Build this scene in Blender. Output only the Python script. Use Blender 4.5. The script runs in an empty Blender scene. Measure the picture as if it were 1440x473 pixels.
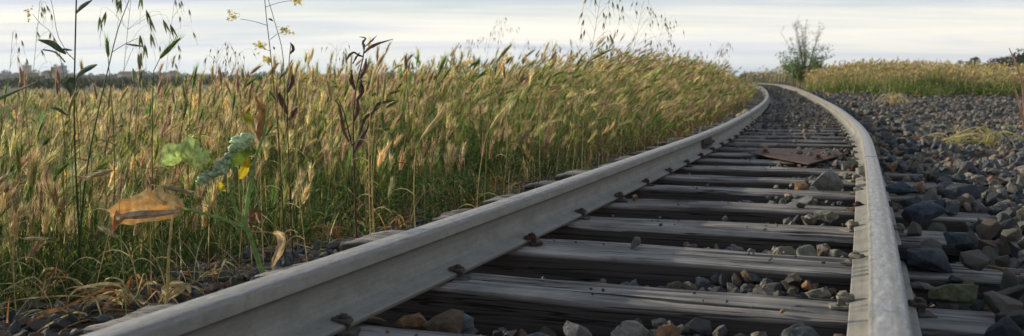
import bpy, bmesh, math, random
import numpy as np
from mathutils import Vector, Matrix, noise as mnoise
random.seed(7); RNG = np.random.default_rng(11)
S = bpy.context.scene
C = S.collection
PI = math.pi

# ------------------------------------------------------------------ camera, light, sky
FPX, HCAM, PITCH = 1356.0, 0.525, math.atan((236.5-113.9)/1356.0)
cam_d = bpy.data.cameras.new('camera'); cam = bpy.data.objects.new('camera', cam_d); C.objects.link(cam)
S.camera = cam
cam.location = (0, 0, HCAM); cam.rotation_euler = (PI/2-PITCH, 0, 0)
cam_d.sensor_width = 36.0; cam_d.lens = 36.0*FPX/1440.0
cam_d.clip_start = 0.05; cam_d.clip_end = 20000
cam_d.dof.use_dof = True; cam_d.dof.focus_distance = 3.1; cam_d.dof.aperture_fstop = 5.6
S.render.resolution_x = 1024; S.render.resolution_y = 336

SUN_EL, SUN_AZ = 15.0, -62.0          # azimuth measured from +Y towards +X
W = bpy.data.worlds.new('World'); S.world = W; W.use_nodes = True
nt = W.node_tree; nt.nodes.clear()
def N(t, typ, **kw):
    n = t.nodes.new(typ)
    for k, v in kw.items():
        if k.startswith('i_'): n.inputs[k[2:].replace('_', ' ')].default_value = v
        elif k.startswith('n') and k[1:].isdigit(): n.inputs[int(k[1:])].default_value = v
        else: setattr(n, k, v)
    return n
def L(t, a, ao, b, bi): t.links.new(a.outputs[ao], b.inputs[bi])
def ramp(t, stops, interp='LINEAR'):
    r = t.nodes.new('ShaderNodeValToRGB'); r.color_ramp.interpolation = interp
    e = r.color_ramp.elements
    while len(e) > 1: e.remove(e[-1])
    for i, (p, c) in enumerate(stops):
        if not hasattr(c, '__len__'): c = (c, c, c)
        el = e[0] if i == 0 else e.new(p)
        el.position = p; el.color = (*c[:3], 1)
    return r
out = N(nt, 'ShaderNodeOutputWorld'); bg = N(nt, 'ShaderNodeBackground'); bg.inputs['Strength'].default_value = 0.1
sky = N(nt, 'ShaderNodeTexSky', sky_type='NISHITA', sun_disc=False)
sky.sun_elevation = math.radians(SUN_EL); sky.sun_rotation = math.radians(SUN_AZ % 360); sky.air_density = 1.0; sky.dust_density = 1.5
tc = N(nt, 'ShaderNodeTexCoord'); sp = N(nt, 'ShaderNodeSeparateXYZ'); L(nt, tc, 'Generated', sp, 0)
zz = N(nt, 'ShaderNodeMath', operation='MAXIMUM', n1=0.0); L(nt, sp, 'Z', zz, 0)
za = N(nt, 'ShaderNodeMath', operation='ADD', n1=0.10); L(nt, zz, 0, za, 0)
dx = N(nt, 'ShaderNodeMath', operation='DIVIDE'); L(nt, sp, 'X', dx, 0); L(nt, za, 0, dx, 1)
dy = N(nt, 'ShaderNodeMath', operation='DIVIDE'); L(nt, sp, 'Y', dy, 0); L(nt, za, 0, dy, 1)
cb = N(nt, 'ShaderNodeCombineXYZ'); L(nt, dx, 0, cb, 0); L(nt, dy, 0, cb, 1)
mp = N(nt, 'ShaderNodeMapping'); mp.inputs['Scale'].default_value = (0.17, 0.42, 1); mp.inputs['Rotation'].default_value = (0, 0, 0.05); mp.inputs['Location'].default_value = (3.1, 1.7, 0)
L(nt, cb, 0, mp, 0)
n1 = N(nt, 'ShaderNodeTexNoise', i_Scale=1.0, i_Detail=7.0, i_Roughness=0.58, i_Distortion=0.9); L(nt, mp, 0, n1, 'Vector')
cov = ramp(nt, [(0.36, 0.3), (0.48, 0.8), (0.58, 1.0)]); L(nt, n1, 'Fac', cov, 0)
mp2 = N(nt, 'ShaderNodeMapping'); mp2.inputs['Scale'].default_value = (0.16, 0.62, 1); mp2.inputs['Location'].default_value = (8.3, 4.2, 0); L(nt, cb, 0, mp2, 0)
n2 = N(nt, 'ShaderNodeTexNoise', i_Scale=1.0, i_Detail=7.0, i_Roughness=0.6, i_Distortion=0.8); L(nt, mp2, 0, n2, 'Vector')
CLOUD_A, CLOUD_B = (6.1, 6.3, 6.9), (8.9, 8.75, 8.1)
ccol = ramp(nt, [(0.36, (0.63, 0.66, 0.78)), (0.47, (0.85, 0.845, 0.85)), (0.56, (1.04, 0.985, 0.86))]); L(nt, n2, 'Fac', ccol, 0)
csc = N(nt, 'ShaderNodeVectorMath', operation='SCALE'); csc.inputs['Scale'].default_value = 9.9; L(nt, ccol, 0, csc, 0)
skc = N(nt, 'ShaderNodeMix', data_type='RGBA'); skc.inputs[0].default_value = 0.55
L(nt, sky, 0, skc, 6); skc.inputs[7].default_value = (4.9, 6.9, 8.5, 1)
mixc = N(nt, 'ShaderNodeMix', data_type='RGBA'); L(nt, cov, 0, mixc, 0); L(nt, skc, 2, mixc, 6); L(nt, csc, 0, mixc, 7)
# bluish murk low over the horizon, all round
hz = ramp(nt, [(0.0, 0.85), (0.014, 0.70), (0.03, 0.25), (0.055, 0.0)]); L(nt, zz, 0, hz, 0)
# a bluish bank of cloud lies low to the right of the view direction
bx_ = N(nt, 'ShaderNodeMath', operation='MULTIPLY_ADD', n1=1.6, n2=0.28); L(nt, sp, 'X', bx_, 0)
bxc = N(nt, 'ShaderNodeMath', operation='ADD', use_clamp=True); n3w = N(nt, 'ShaderNodeTexNoise', i_Scale=1.4, i_Detail=5.0); L(nt, mp, 0, n3w, 'Vector'); L(nt, bx_, 0, bxc, 0)
nsub = N(nt, 'ShaderNodeMath', operation='MULTIPLY_ADD', n1=0.9, n2=-0.45); L(nt, n3w, 'Fac', nsub, 0); L(nt, nsub, 0, bxc, 1)
bnk = ramp(nt, [(0.0, (7.0, 7.9, 8.3)), (1.0, (4.6, 5.4, 6.5))]); L(nt, bxc, 0, bnk, 0)
mixh = N(nt, 'ShaderNodeMix', data_type='RGBA'); L(nt, hz, 0, mixh, 0); L(nt, mixc, 2, mixh, 6); L(nt, bnk, 0, mixh, 7)
# unseen sky overhead is dimmed and tinted blue to cut and cool ambient light
ov = ramp(nt, [(0.07, (1.0, 1.0, 1.0)), (0.20, (.64, .66, .71)), (0.6, (.36, .40, .47))]); L(nt, zz, 0, ov, 0)
fin = N(nt, 'ShaderNodeMix', data_type='RGBA', blend_type='MULTIPLY'); fin.inputs[0].default_value = 1.0; L(nt, mixh, 2, fin, 6); L(nt, ov, 0, fin, 7)
L(nt, fin, 2, bg, 0); L(nt, bg, 0, out, 0)

sd = bpy.data.lights.new('sun', 'SUN'); sd.energy = 4.4; sd.angle = math.radians(0.6); sd.color = (1.0, 0.86, 0.64)
sun = bpy.data.objects.new('sun', sd); C.objects.link(sun)
az, el = math.radians(SUN_AZ), math.radians(SUN_EL)
sv = Vector((math.sin(az)*math.cos(el), math.cos(az)*math.cos(el), math.sin(el)))
sun.rotation_euler = sv.to_track_quat('Z', 'Y').to_euler(); sun.location = sv*50
S.view_settings.view_transform = 'Standard'; S.view_settings.look = 'None'; S.view_settings.gamma = 1; S.view_settings.exposure = 0.16

# ------------------------------------------------------------------ measuring: photo pixel -> point in the place
def px(x, y, z=None, Y=None):
    """point where the sight line through photo pixel (x, y) meets height z, or depth Y"""
    cx, cy = (x-720)/FPX, -(y-236.5)/FPX
    c, s = math.cos(PITCH), math.sin(PITCH)
    d = Vector((cx, c+cy*s, -s+cy*c))
    t = (z-HCAM)/d.z if z is not None else Y/d.y
    return Vector((d.x*t, d.y*t, HCAM+d.z*t))

# ------------------------------------------------------------------ the track's line
KY = np.array([-4, 0, 3, 6, 9, 13, 18, 25, 36, 46, 60, 80.])
KM = np.array([.385, .380, .363, .3535, .3106, .297, .282, .262, .225, .04, -.25, -.6])
YY = np.linspace(-4, 80, 8401)
MM = np.interp(YY, KY, KM)
XX = np.concatenate([[0], np.cumsum((MM[1:]+MM[:-1])/2*0.01)]); XX += -0.5677-np.interp(0, YY, XX)
SS = np.concatenate([[0], np.cumsum(np.hypot(np.diff(XX), np.diff(YY)))]); SS -= np.interp(1.8, YY, SS)   # arc length, 0 at the first sleeper
def smooth(a, b, x):
    t = np.clip((x-a)/(b-a), 0, 1); return t*t*(3-2*t)
def track_z(Y): return 0.30*smooth(18, 52, Y)
def cen(Y): return np.interp(Y, YY, XX)
def slope(Y): return np.interp(Y, YY, MM)
def at_s(s): return float(np.interp(s, SS, YY))
def offset_of(X, Y):
    m = slope(Y); return (X-cen(Y))/np.hypot(1, m)
GAUGE, HR, HW, FW = 1.067, 0.137, 0.065, 0.142
RC = GAUGE/2+HW/2
def tp(Y, off, z=0.0):
    m = float(slope(Y)); n = math.hypot(1, m)
    return Vector((float(cen(Y))+off/n, Y-off*m/n, z+float(track_z(Y))))

def vnoise(X, Y, f, seed=0):
    """cheap smooth value noise, vectorised"""
    X = np.asarray(X, float)*f+seed*17.3; Y = np.asarray(Y, float)*f+seed*5.7
    xi, yi = np.floor(X), np.floor(Y); u, v = X-xi, Y-yi; u = u*u*(3-2*u); v = v*v*(3-2*v)
    def h(a, b): 
        t = np.sin(a*127.1+b*311.7+seed*74.7)*43758.5453; return t-np.floor(t)
    return (h(xi, yi)*(1-u)+h(xi+1, yi)*u)*(1-v)+(h(xi, yi+1)*(1-u)+h(xi+1, yi+1)*u)*v

def edge_left(Y):      # offset where the weeds begin left of the track
    return -np.interp(Y, [0, 3, 4.6, 6.3, 9, 13, 30], [2.15, 1.90, 1.64, 1.44, 1.24, 1.12, 1.0])
def berm_y(X):         # where the far grass bank begins
    return 29.5+np.interp(X, [6, 9.5, 12, 16, 21, 30], [8, .5, -2, -3, -5, -9])+3.2*(vnoise(X, np.asarray(X)*0, .55, 43)-.5)
def ground(X, Y):
    X = np.asarray(X, float); Y = np.asarray(Y, float)
    Yc = np.clip(Y, -4, 60)
    o = offset_of(X, Yc)
    tz = track_z(Yc)
    fill = smooth(5.5, 9.5, Yc)
    bed = -0.125+0.075*fill+0.012*vnoise(X, Y, 6, 1)
    left = -0.155-0.06*smooth(1.2, 2.2, -o)+0.03*vnoise(X, Y, 1.3, 2)
    left = left-0.36*smooth(1.7, 4.2, -o)*(1-smooth(4.5, 9, Yc))-0.42*smooth(3.6, 8.0, -o)*(1-smooth(9, 30, Yc))+(0.17*smooth(5, 9, Yc)+0.26*smooth(8, 26, Yc))*smooth(1.1, 2.6, -o)*(1-smooth(4.5, 11, -o))
    left = left-0.75*smooth(6, 40, -o)
    right = -0.06+0.07*vnoise(X, Y, 2.2, 3)-0.02*vnoise(X, Y, 5, 4)+0.035*smooth(6, 20, Yc)
    z = np.where(o < 0, bed+(left-bed)*smooth(1.02, 1.25, -o), bed+(right-bed)*smooth(0.55, 1.0, o))
    z = z+tz*np.where(o < 0, 1-smooth(2, 14, -o), 1-0.5*smooth(4, 14, o))
    b = smooth(-1.5, 4.5, Y-berm_y(X))*smooth(-1.0, 1.4, X-(cen(np.clip(Y, -4, 46))+1.2))
    z = z+(0.24+0.16*smooth(34, 44, Y)+.22*(vnoise(X, Y, .22, 46)-.4))*b
    fall = smooth(52, 120, np.hypot(X, Y))
    return z-1.4*fall

# ------------------------------------------------------------------ materials
def mat(name): 
    m = bpy.data.materials.new(name); m.use_nodes = True; t = m.node_tree; t.nodes.clear()
    o = N(t, 'ShaderNodeOutputMaterial'); b = N(t, 'ShaderNodeBsdfPrincipled'); L(t, b, 0, o, 0)
    b.inputs['Specular IOR Level'].default_value = 0.3
    return m, t, b, o
def bump(t, b, src, so, dist, strength=1.0, prev=None):
    bp = N(t, 'ShaderNodeBump', i_Strength=strength, i_Distance=dist); L(t, src, so, bp, 'Height')
    if prev: L(t, prev, 0, bp, 'Normal')
    L(t, bp, 0, b, 'Normal'); return bp
def simple(name, col, rough=0.7, metal=0, nscale=30, var=0.3, bd=0.001):
    m, t, b, o = mat(name); tc = N(t, 'ShaderNodeTexCoord')
    n = N(t, 'ShaderNodeTexNoise', i_Scale=nscale, i_Detail=5.0); L(t, tc, 'Object', n, 'Vector')
    r = ramp(t, [(0.3, tuple(c*(1-var) for c in col)), (0.7, tuple(min(1, c*(1+var)) for c in col))]); L(t, n, 'Fac', r, 0); L(t, r, 0, b, 'Base Color')
    b.inputs['Roughness'].default_value = rough; b.inputs['Metallic'].default_value = metal
    bump(t, b, n, 'Fac', bd); return m

def plant_mat(name, transl=0.45, rough=0.6, attr=True, col=(0.1, 0.15, 0.05), nscale=60, var=0.35):
    m, t, b, o = mat(name); tc = N(t, 'ShaderNodeTexCoord')
    n = N(t, 'ShaderNodeTexNoise', i_Scale=nscale, i_Detail=4.0); L(t, tc, 'Object', n, 'Vector')
    r = ramp(t, [(0.3, 1-var), (0.7, 1+var)]); L(t, n, 'Fac', r, 0)
    mx = N(t, 'ShaderNodeMix', data_type='RGBA', blend_type='MULTIPLY'); mx.inputs[0].default_value = 1
    if attr: a = N(t, 'ShaderNodeAttribute', attribute_name='Col'); L(t, a, 'Color', mx, 6)
    else: mx.inputs[6].default_value = (*col, 1)
    L(t, r, 0, mx, 7)
    L(t, mx, 2, b, 'Base Color'); b.inputs['Roughness'].default_value = rough
    tr = N(t, 'ShaderNodeBsdfTranslucent'); L(t, mx, 2, tr, 0)
    ms = N(t, 'ShaderNodeMixShader'); ms.inputs[0].default_value = transl; L(t, b, 0, ms, 1); L(t, tr, 0, ms, 2); L(t, ms, 0, o, 0)
    return m
M_PLANT = plant_mat('plant')
M_LEAFMID = plant_mat('broad_leaf', 0.3, 0.5)

STONE_STOPS = [(0.0, (0.040, 0.048, 0.062)), (0.18, (0.065, 0.074, 0.090)), (0.36, (0.11, 0.116, 0.125)), (0.52, (0.165, 0.16, 0.152)), (0.64, (0.13, 0.135, 0.10)),
               (0.78, (0.25, 0.225, 0.20)), (0.91, (0.15, 0.105, 0.08)), (0.965, (0.24, 0.14, 0.08)), (1.0, (0.30, 0.27, 0.23))]
def stone_mat(name, use_attr):
    m, t, b, o = mat(name)
    if use_attr: a = N(t, 'ShaderNodeAttribute', attribute_name='rnd'); key = (a, 'Fac')
    else: a = N(t, 'ShaderNodeObjectInfo'); key = (a, 'Random')
    r = ramp(t, STONE_STOPS)
    tc = N(t, 'ShaderNodeTexCoord'); vec = (tc, 'Object')
    n = N(t, 'ShaderNodeTexNoise', i_Scale=55.0, i_Detail=6.0, i_Roughness=0.65); L(t, *vec, n, 'Vector')
    n3 = N(t, 'ShaderNodeTexNoise', i_Scale=19.0, i_Detail=3.0); L(t, *vec, n3, 'Vector')
    ma = N(t, 'ShaderNodeMath', operation='MULTIPLY_ADD', n1=0.22, n2=-0.11); L(t, n3, 'Fac', ma, 0)
    ad = N(t, 'ShaderNodeMath', operation='ADD', use_clamp=True); L(t, *key, ad, 0); L(t, ma, 0, ad, 1); L(t, ad, 0, r, 0)
    v = ramp(t, [(0.3, 0.55), (0.5, 0.95), (0.72, 1.7)]); L(t, n, 'Fac', v, 0)
    mx = N(t, 'ShaderNodeMix', data_type='RGBA', blend_type='MULTIPLY'); mx.inputs[0].default_value = 1; L(t, r, 0, mx, 6); L(t, v, 0, mx, 7)
    # pale dust lying on upward faces is real: settles on top only where the noise lets it
    L(t, mx, 2, b, 'Base Color'); b.inputs['Roughness'].default_value = 0.72
    n2 = N(t, 'ShaderNodeTexNoise', i_Scale=160.0, i_Detail=4.0); L(t, *vec, n2, 'Vector')
    b1 = bump(t, b, n, 'Fac', 0.006, 0.9); bump(t, b, n2, 'Fac', 0.002, 0.7, b1)
    return m
M_STONE_A = stone_mat('stone_attribute', True); M_STONE_O = stone_mat('stone', False)
M_STONE_C = {}
def stone_colour(name, col):
    if name in M_STONE_C: return M_STONE_C[name]
    m, t, b, o = mat(name); tc = N(t, 'ShaderNodeTexCoord')
    n = N(t, 'ShaderNodeTexNoise', i_Scale=38.0, i_Detail=7.0, i_Roughness=0.7, i_Distortion=0.6); L(t, tc, 'Object', n, 'Vector')
    v = ramp(t, [(0.32, tuple(c*0.5 for c in col)), (0.5, col), (0.7, tuple(min(1, c*1.7) for c in col))]); L(t, n, 'Fac', v, 0); L(t, v, 0, b, 'Base Color')
    b.inputs['Roughness'].default_value = 0.7
    n2 = N(t, 'ShaderNodeTexNoise', i_Scale=130.0, i_Detail=4.0); L(t, tc, 'Object', n2, 'Vector')
    b1 = bump(t, b, n, 'Fac', 0.006, 0.9); bump(t, b, n2, 'Fac', 0.002, 0.7, b1)
    M_STONE_C[name] = m; return m

def wood_mat():
    m, t, b, o = mat('weathered_wood'); tc = N(t, 'ShaderNodeTexCoord'); oi = N(t, 'ShaderNodeObjectInfo')
    off = N(t, 'ShaderNodeVectorMath', operation='SCALE'); off.inputs[0].default_value = (7.3, 3.1, 5.7); L(t, oi, 'Random', off, 'Scale')
    ad = N(t, 'ShaderNodeVectorMath', operation='ADD'); L(t, tc, 'Object', ad, 0); L(t, off, 0, ad, 1)
    def grain(sx, sy, detail, dist=0.3):
        mp = N(t, 'ShaderNodeMapping'); mp.inputs['Scale'].default_value = (sx, sy, sy); L(t, ad, 0, mp, 0)
        n = N(t, 'ShaderNodeTexNoise', i_Scale=1.0, i_Detail=detail, i_Roughness=0.6, i_Distortion=dist); L(t, mp, 0, n, 'Vector'); return n
    g1 = grain(2.4, 120, 6.0, 0.5); g2 = grain(0.9, 32, 3.0, 0.5); g3 = grain(3.5, 6, 4.0); g4 = grain(4.0, 260, 3.0, 0.2)
    cr = ramp(t, [(0.28, 0.45), (0.40, 0.80), (0.50, 0.98), (0.7, 1.2)]); L(t, g1, 'Fac', cr, 0)
    g5 = grain(0.55, 26, 3.0, 0.35); sb = N(t, 'ShaderNodeMath', operation='SUBTRACT', n1=0.5); L(t, g5, 'Fac', sb, 0); ab = N(t, 'ShaderNodeMath', operation='ABSOLUTE'); L(t, sb, 0, ab, 0)
    cl_ = ramp(t, [(0.0, 0.08), (0.007, 0.35), (0.015, 1.0)]); L(t, ab, 0, cl_, 0)
    ck0 = ramp(t, [(0.335, 0.10), (0.365, 1.0)]); L(t, g2, 'Fac', ck0, 0)
    crk = N(t, 'ShaderNodeMath', operation='MULTIPLY'); L(t, cl_, 0, crk, 0); L(t, ck0, 0, crk, 1)
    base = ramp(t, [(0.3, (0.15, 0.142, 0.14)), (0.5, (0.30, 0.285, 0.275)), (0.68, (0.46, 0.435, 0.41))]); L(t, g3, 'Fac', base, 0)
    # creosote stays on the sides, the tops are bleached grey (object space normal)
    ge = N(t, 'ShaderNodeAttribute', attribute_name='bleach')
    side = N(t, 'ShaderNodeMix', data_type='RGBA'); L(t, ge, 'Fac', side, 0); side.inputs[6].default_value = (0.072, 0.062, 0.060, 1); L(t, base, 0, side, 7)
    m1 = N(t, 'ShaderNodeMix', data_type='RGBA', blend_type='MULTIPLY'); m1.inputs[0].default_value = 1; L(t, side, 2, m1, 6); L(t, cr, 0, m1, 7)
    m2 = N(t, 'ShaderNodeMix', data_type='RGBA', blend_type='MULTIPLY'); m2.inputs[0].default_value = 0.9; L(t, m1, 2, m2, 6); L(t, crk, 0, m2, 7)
    L(t, m2, 2, b, 'Base Color'); b.inputs['Roughness'].default_value = 0.8; b.inputs['Specular IOR Level'].default_value = 0.2
    b1 = bump(t, b, crk, 0, 0.004, 0.8); b2 = bump(t, b, g1, 'Fac', 0.004, 0.8, b1); bump(t, b, g4, 'Fac', 0.0015, 0.6, b2)
    return m
M_WOOD = wood_mat()

def rail_mat():
    m, t, b, o = mat('weathered_rail_steel'); tc = N(t, 'ShaderNodeTexCoord'); uv = N(t, 'ShaderNodeAttribute', attribute_name='run')
    # run = (metres along, height) so streaks follow the rail
    mp = N(t, 'ShaderNodeMapping'); mp.inputs['Scale'].default_value = (1.2, 90, 90); L(t, uv, 'Vector', mp, 0)
    g = N(t, 'ShaderNodeTexNoise', i_Scale=1.0, i_Detail=5.0, i_Roughness=0.6); L(t, mp, 0, g, 'Vector')
    mpb = N(t, 'ShaderNodeMapping'); mpb.inputs['Scale'].default_value = (9, 16, 16); L(t, uv, 'Vector', mpb, 0)
    g2 = N(t, 'ShaderNodeTexNoise', i_Scale=1.0, i_Detail=6.0, i_Roughness=0.7); L(t, mpb, 0, g2, 'Vector')
    fine = N(t, 'ShaderNodeTexNoise', i_Scale=240.0, i_Detail=4.0); L(t, tc, 'Object', fine, 'Vector')
    c1 = ramp(t, [(0.28, (0.20, 0.198, 0.185)), (0.5, (0.27, 0.268, 0.250)), (0.74, (0.34, 0.333, 0.305))]); L(t, g2, 'Fac', c1, 0)
    c2 = ramp(t, [(0.3, 0.88), (0.7, 1.08)]); L(t, g, 'Fac', c2, 0)
    c3 = ramp(t, [(0.26, 0.62), (0.38, 1.0), (0.8, 1.08)]); L(t, fine, 'Fac', c3, 0)
    m1 = N(t, 'ShaderNodeMix', data_type='RGBA', blend_type='MULTIPLY'); m1.inputs[0].default_value = 1; L(t, c1, 0, m1, 6); L(t, c2, 0, m1, 7)
    m2 = N(t, 'ShaderNodeMix', data_type='RGBA', blend_type='MULTIPLY'); m2.inputs[0].default_value = 1; L(t, m1, 2, m2, 6); L(t, c3, 0, m2, 7)
    # worn running surface: attribute 'wear' 1 on the head top
    w = N(t, 'ShaderNodeAttribute', attribute_name='wear')
    mpw = N(t, 'ShaderNodeMapping'); mpw.inputs['Scale'].default_value = (16, 80, 80); L(t, uv, 'Vector', mpw, 0)
    gw = N(t, 'ShaderNodeTexNoise', i_Scale=1.0, i_Detail=6.0, i_Roughness=0.75, i_Distortion=0.5); L(t, mpw, 0, gw, 'Vector')
    cw = ramp(t, [(0.30, (0.25, 0.25, 0.25)), (0.5, (0.42, 0.415, 0.41)), (0.70, (0.66, 0.655, 0.645))]); L(t, gw, 'Fac', cw, 0)
    m3 = N(t, 'ShaderNodeMix', data_type='RGBA'); L(t, w, 'Fac', m3, 0); L(t, m2, 2, m3, 6); L(t, cw, 0, m3, 7)
    # rust freckles
    rn = N(t, 'ShaderNodeTexNoise', i_Scale=30.0, i_Detail=7.0, i_Roughness=0.75); L(t, tc, 'Object', rn, 'Vector')
    rr = ramp(t, [(0.60, 0.0), (0.70, 0.75)]); L(t, rn, 'Fac', rr, 0)
    m4 = N(t, 'ShaderNodeMix', data_type='RGBA'); L(t, rr, 0, m4, 0); L(t, m3, 2, m4, 6); m4.inputs[7].default_value = (0.17, 0.125, 0.085, 1)
    gm = N(t, 'ShaderNodeAttribute', attribute_name='grime_shade'); gmn = ramp(t, [(0.35, 0.45), (0.6, 1.0)]); L(t, g2, 'Fac', gmn, 0)  # grime, plus shade painted in below the rail head
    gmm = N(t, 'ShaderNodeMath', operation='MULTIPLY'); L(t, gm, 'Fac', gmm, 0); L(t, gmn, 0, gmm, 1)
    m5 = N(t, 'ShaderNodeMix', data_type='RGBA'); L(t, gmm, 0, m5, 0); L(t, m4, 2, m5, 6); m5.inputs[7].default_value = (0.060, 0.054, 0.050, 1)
    L(t, m5, 2, b, 'Base Color')
    mr = N(t, 'ShaderNodeMapRange'); mr.inputs['To Min'].default_value = 0.72; mr.inputs['To Max'].default_value = 0.42; L(t, w, 'Fac', mr, 0); L(t, mr, 0, b, 'Roughness')
    mm = N(t, 'ShaderNodeMath', operation='MULTIPLY', n1=0.45); L(t, w, 'Fac', mm, 0); L(t, mm, 0, b, 'Metallic')
    b1 = bump(t, b, g2, 'Fac', 0.002, 0.6); b2 = bump(t, b, fine, 'Fac', 0.0008, 0.6, b1); bump(t, b, gw, 'Fac', 0.0008, 0.5, b2)
    return m
M_RAIL = rail_mat()
M_IRON = simple('old_iron', (0.085, 0.075, 0.068), 0.75, 0, 60, 0.5)
M_IRON_PALE = simple('pale_iron', (0.25, 0.235, 0.20), 0.7, 0, 60, 0.5)
M_RUST = simple('rusty_iron', (0.085, 0.045, 0.034), 0.85, 0, 70, 0.5)
M_PLATE = simple('brown_rusted_plate', (0.085, 0.050, 0.043), 0.75, 0, 28, 0.45)

def earth_mat():
    m, t, b, o = mat('dark_earth'); tc = N(t, 'ShaderNodeTexCoord')
    n = N(t, 'ShaderNodeTexNoise', i_Scale=3.0, i_Detail=10.0, i_Roughness=0.7); L(t, tc, 'Object', n, 'Vector')
    r = ramp(t, [(0.3, (0.030, 0.026, 0.022)), (0.55, (0.065, 0.055, 0.042)), (0.75, (0.11, 0.09, 0.062))]); L(t, n, 'Fac', r, 0); L(t, r, 0, b, 'Base Color')
    n2 = N(t, 'ShaderNodeTexNoise', i_Scale=60.0, i_Detail=6.0); L(t, tc, 'Object', n2, 'Vector'); bump(t, b, n2, 'Fac', 0.02); b.inputs['Roughness'].default_value = 0.95
    return m
M_EARTH = earth_mat()

# ------------------------------------------------------------------ building helpers
def obj(name, me, m=None, parent=None, loc=None):
    o = bpy.data.objects.new(name, me); C.objects.link(o)
    if m and me is not None and not me.materials: me.materials.append(m)
    if parent: o.parent = parent
    if loc is not None: o.location = loc
    return o
def tag(o, label=None, cat=None, group=None, kind=None):
    for k, v in (('label', label), ('category', cat), ('group', group), ('kind', kind)):
        if v: o[k] = v
    return o
def thing(name, loc, label, cat, group=None, rz=0):
    o = bpy.data.objects.new(name, None); C.objects.link(o); o.location = loc; o.rotation_euler = (0, 0, rz); o.empty_display_size = 0.1
    return tag(o, label, cat, group)
class Bulk:
    """collects vertex / face arrays and turns them into one mesh"""
    def __init__(s): s.v, s.f, s.c, s.r, s.n = [], [], [], [], 0
    def add(s, v, f, col=None, rnd=None):
        v = np.asarray(v, np.float32).reshape(-1, 3); f = np.asarray(f, np.int64)
        s.v.append(v); s.f.append(f+s.n); s.n += len(v)
        if col is not None: s.c.append(np.broadcast_to(np.asarray(col, np.float32), (len(v), 3)))
        if rnd is not None: s.r.append(np.broadcast_to(np.asarray(rnd, np.float32), (len(v),)))
    def mesh(s, name, smooth_=False):
        me = bpy.data.meshes.new(name)
        if not s.v: return me
        v = np.concatenate(s.v); me.vertices.add(len(v)); me.vertices.foreach_set('co', v.ravel())
        loops = np.concatenate([f.ravel() for f in s.f]).astype(np.int32)
        sizes = np.concatenate([np.full(len(f), f.shape[1]) for f in s.f]).astype(np.int32)
        me.loops.add(len(loops)); me.loops.foreach_set('vertex_index', loops)
        me.polygons.add(len(sizes)); st = np.concatenate([[0], np.cumsum(sizes)[:-1]]).astype(np.int32)
        me.polygons.foreach_set('loop_start', st); me.polygons.foreach_set('loop_total', sizes)
        if s.c:
            a = me.attributes.new('Col', 'FLOAT_COLOR', 'POINT'); c = np.concatenate(s.c)
            a.data.foreach_set('color', np.concatenate([c, np.ones((len(c), 1), np.float32)], 1).ravel())
        if s.r:
            a = me.attributes.new('rnd', 'FLOAT', 'POINT'); a.data.foreach_set('value', np.concatenate(s.r))
        me.polygons.foreach_set('use_smooth', np.full(len(sizes), smooth_))
        me.update(calc_edges=True); me.validate(); return me

def norm(v): return v/np.maximum(np.linalg.norm(v, axis=-1, keepdims=True), 1e-9)
def tubes(bk, P, R, col, sides=3):
    """P (N,K,3) centre lines, R (N,K) radii, col (N,3) or (N,K,3)"""
    P = np.asarray(P, float); N_, K = P.shape[:2]
    T = np.empty_like(P); T[:, 1:-1] = P[:, 2:]-P[:, :-2]; T[:, 0] = P[:, 1]-P[:, 0]; T[:, -1] = P[:, -1]-P[:, -2]; T = norm(T)
    a = np.where(np.abs(T[..., :1]) < 0.9, np.array([1., 0, 0]), np.array([0, 1., 0])); U = norm(np.cross(T, a)); V = np.cross(T, U)
    an = np.arange(sides)*2*PI/sides
    R = np.broadcast_to(R, (N_, K))
    v = P[:, :, None]+R[:, :, None, None]*(np.cos(an)[:, None]*U[:, :, None]+np.sin(an)[:, None]*V[:, :, None])
    i = np.arange(N_)[:, None, None]*K*sides+np.arange(K-1)[:, None]*sides+np.arange(sides)
    j = np.arange(N_)[:, None, None]*K*sides+np.arange(K-1)[:, None]*sides+(np.arange(sides)+1) % sides
    f = np.stack([i, j, j+sides, i+sides], -1).reshape(-1, 4)
    col = np.asarray(col, float)
    if col.ndim == 1: col = np.broadcast_to(col, (N_, 3))
    if col.ndim == 2: col = np.broadcast_to(col[:, None], (N_, K, 3))
    bk.add(v.reshape(-1, 3), f, np.repeat(col.reshape(-1, 3), sides, 0))
def ribbons(bk, P, Wd, side, col, keel=0.0):
    """flat blades: P (N,K,3), Wd (N,K), side (N,3) or (N,K,3)"""
    P = np.asarray(P, float); N_, K = P.shape[:2]
    if side.ndim == 2: side = np.broadcast_to(side[:, None], P.shape)
    Wd = np.broadcast_to(Wd, (N_, K))
    a = P-side*Wd[..., None]/2; b = P+side*Wd[..., None]/2
    v = np.stack([a, b], 2).reshape(-1, 3)
    i = np.arange(N_)[:, None]*K*2+np.arange(K-1)*2
    f = np.stack([i, i+1, i+3, i+2], -1).reshape(-1, 4)
    col = np.asarray(col, float)
    if col.ndim == 1: col = np.broadcast_to(col, (N_, 3))
    if col.ndim == 2: col = np.broadcast_to(col[:, None], (N_, K, 3))
    bk.add(v, f, np.repeat(col.reshape(-1, 3), 2, 0))

GREEN = np.array([0.115, 0.20, 0.045]); DGREEN = np.array([0.065, 0.12, 0.028]); YGREEN = np.array([0.29, 0.31, 0.085])
STRAW = np.array([0.62, 0.53, 0.27]); TAN = np.array([0.52, 0.41, 0.22]); PINK = np.array([0.44, 0.31, 0.21]); BROWN = np.array([0.20, 0.105, 0.045])
def pick(cols, w, n, rng=RNG, jit=0.18):
    i = rng.choice(len(cols), n, p=np.array(w)/sum(w)); c = np.array(cols)[i]
    return c*(1+rng.normal(0, jit, (n, 1)))*(1+rng.normal(0, 0.06, (n, 3)))

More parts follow.
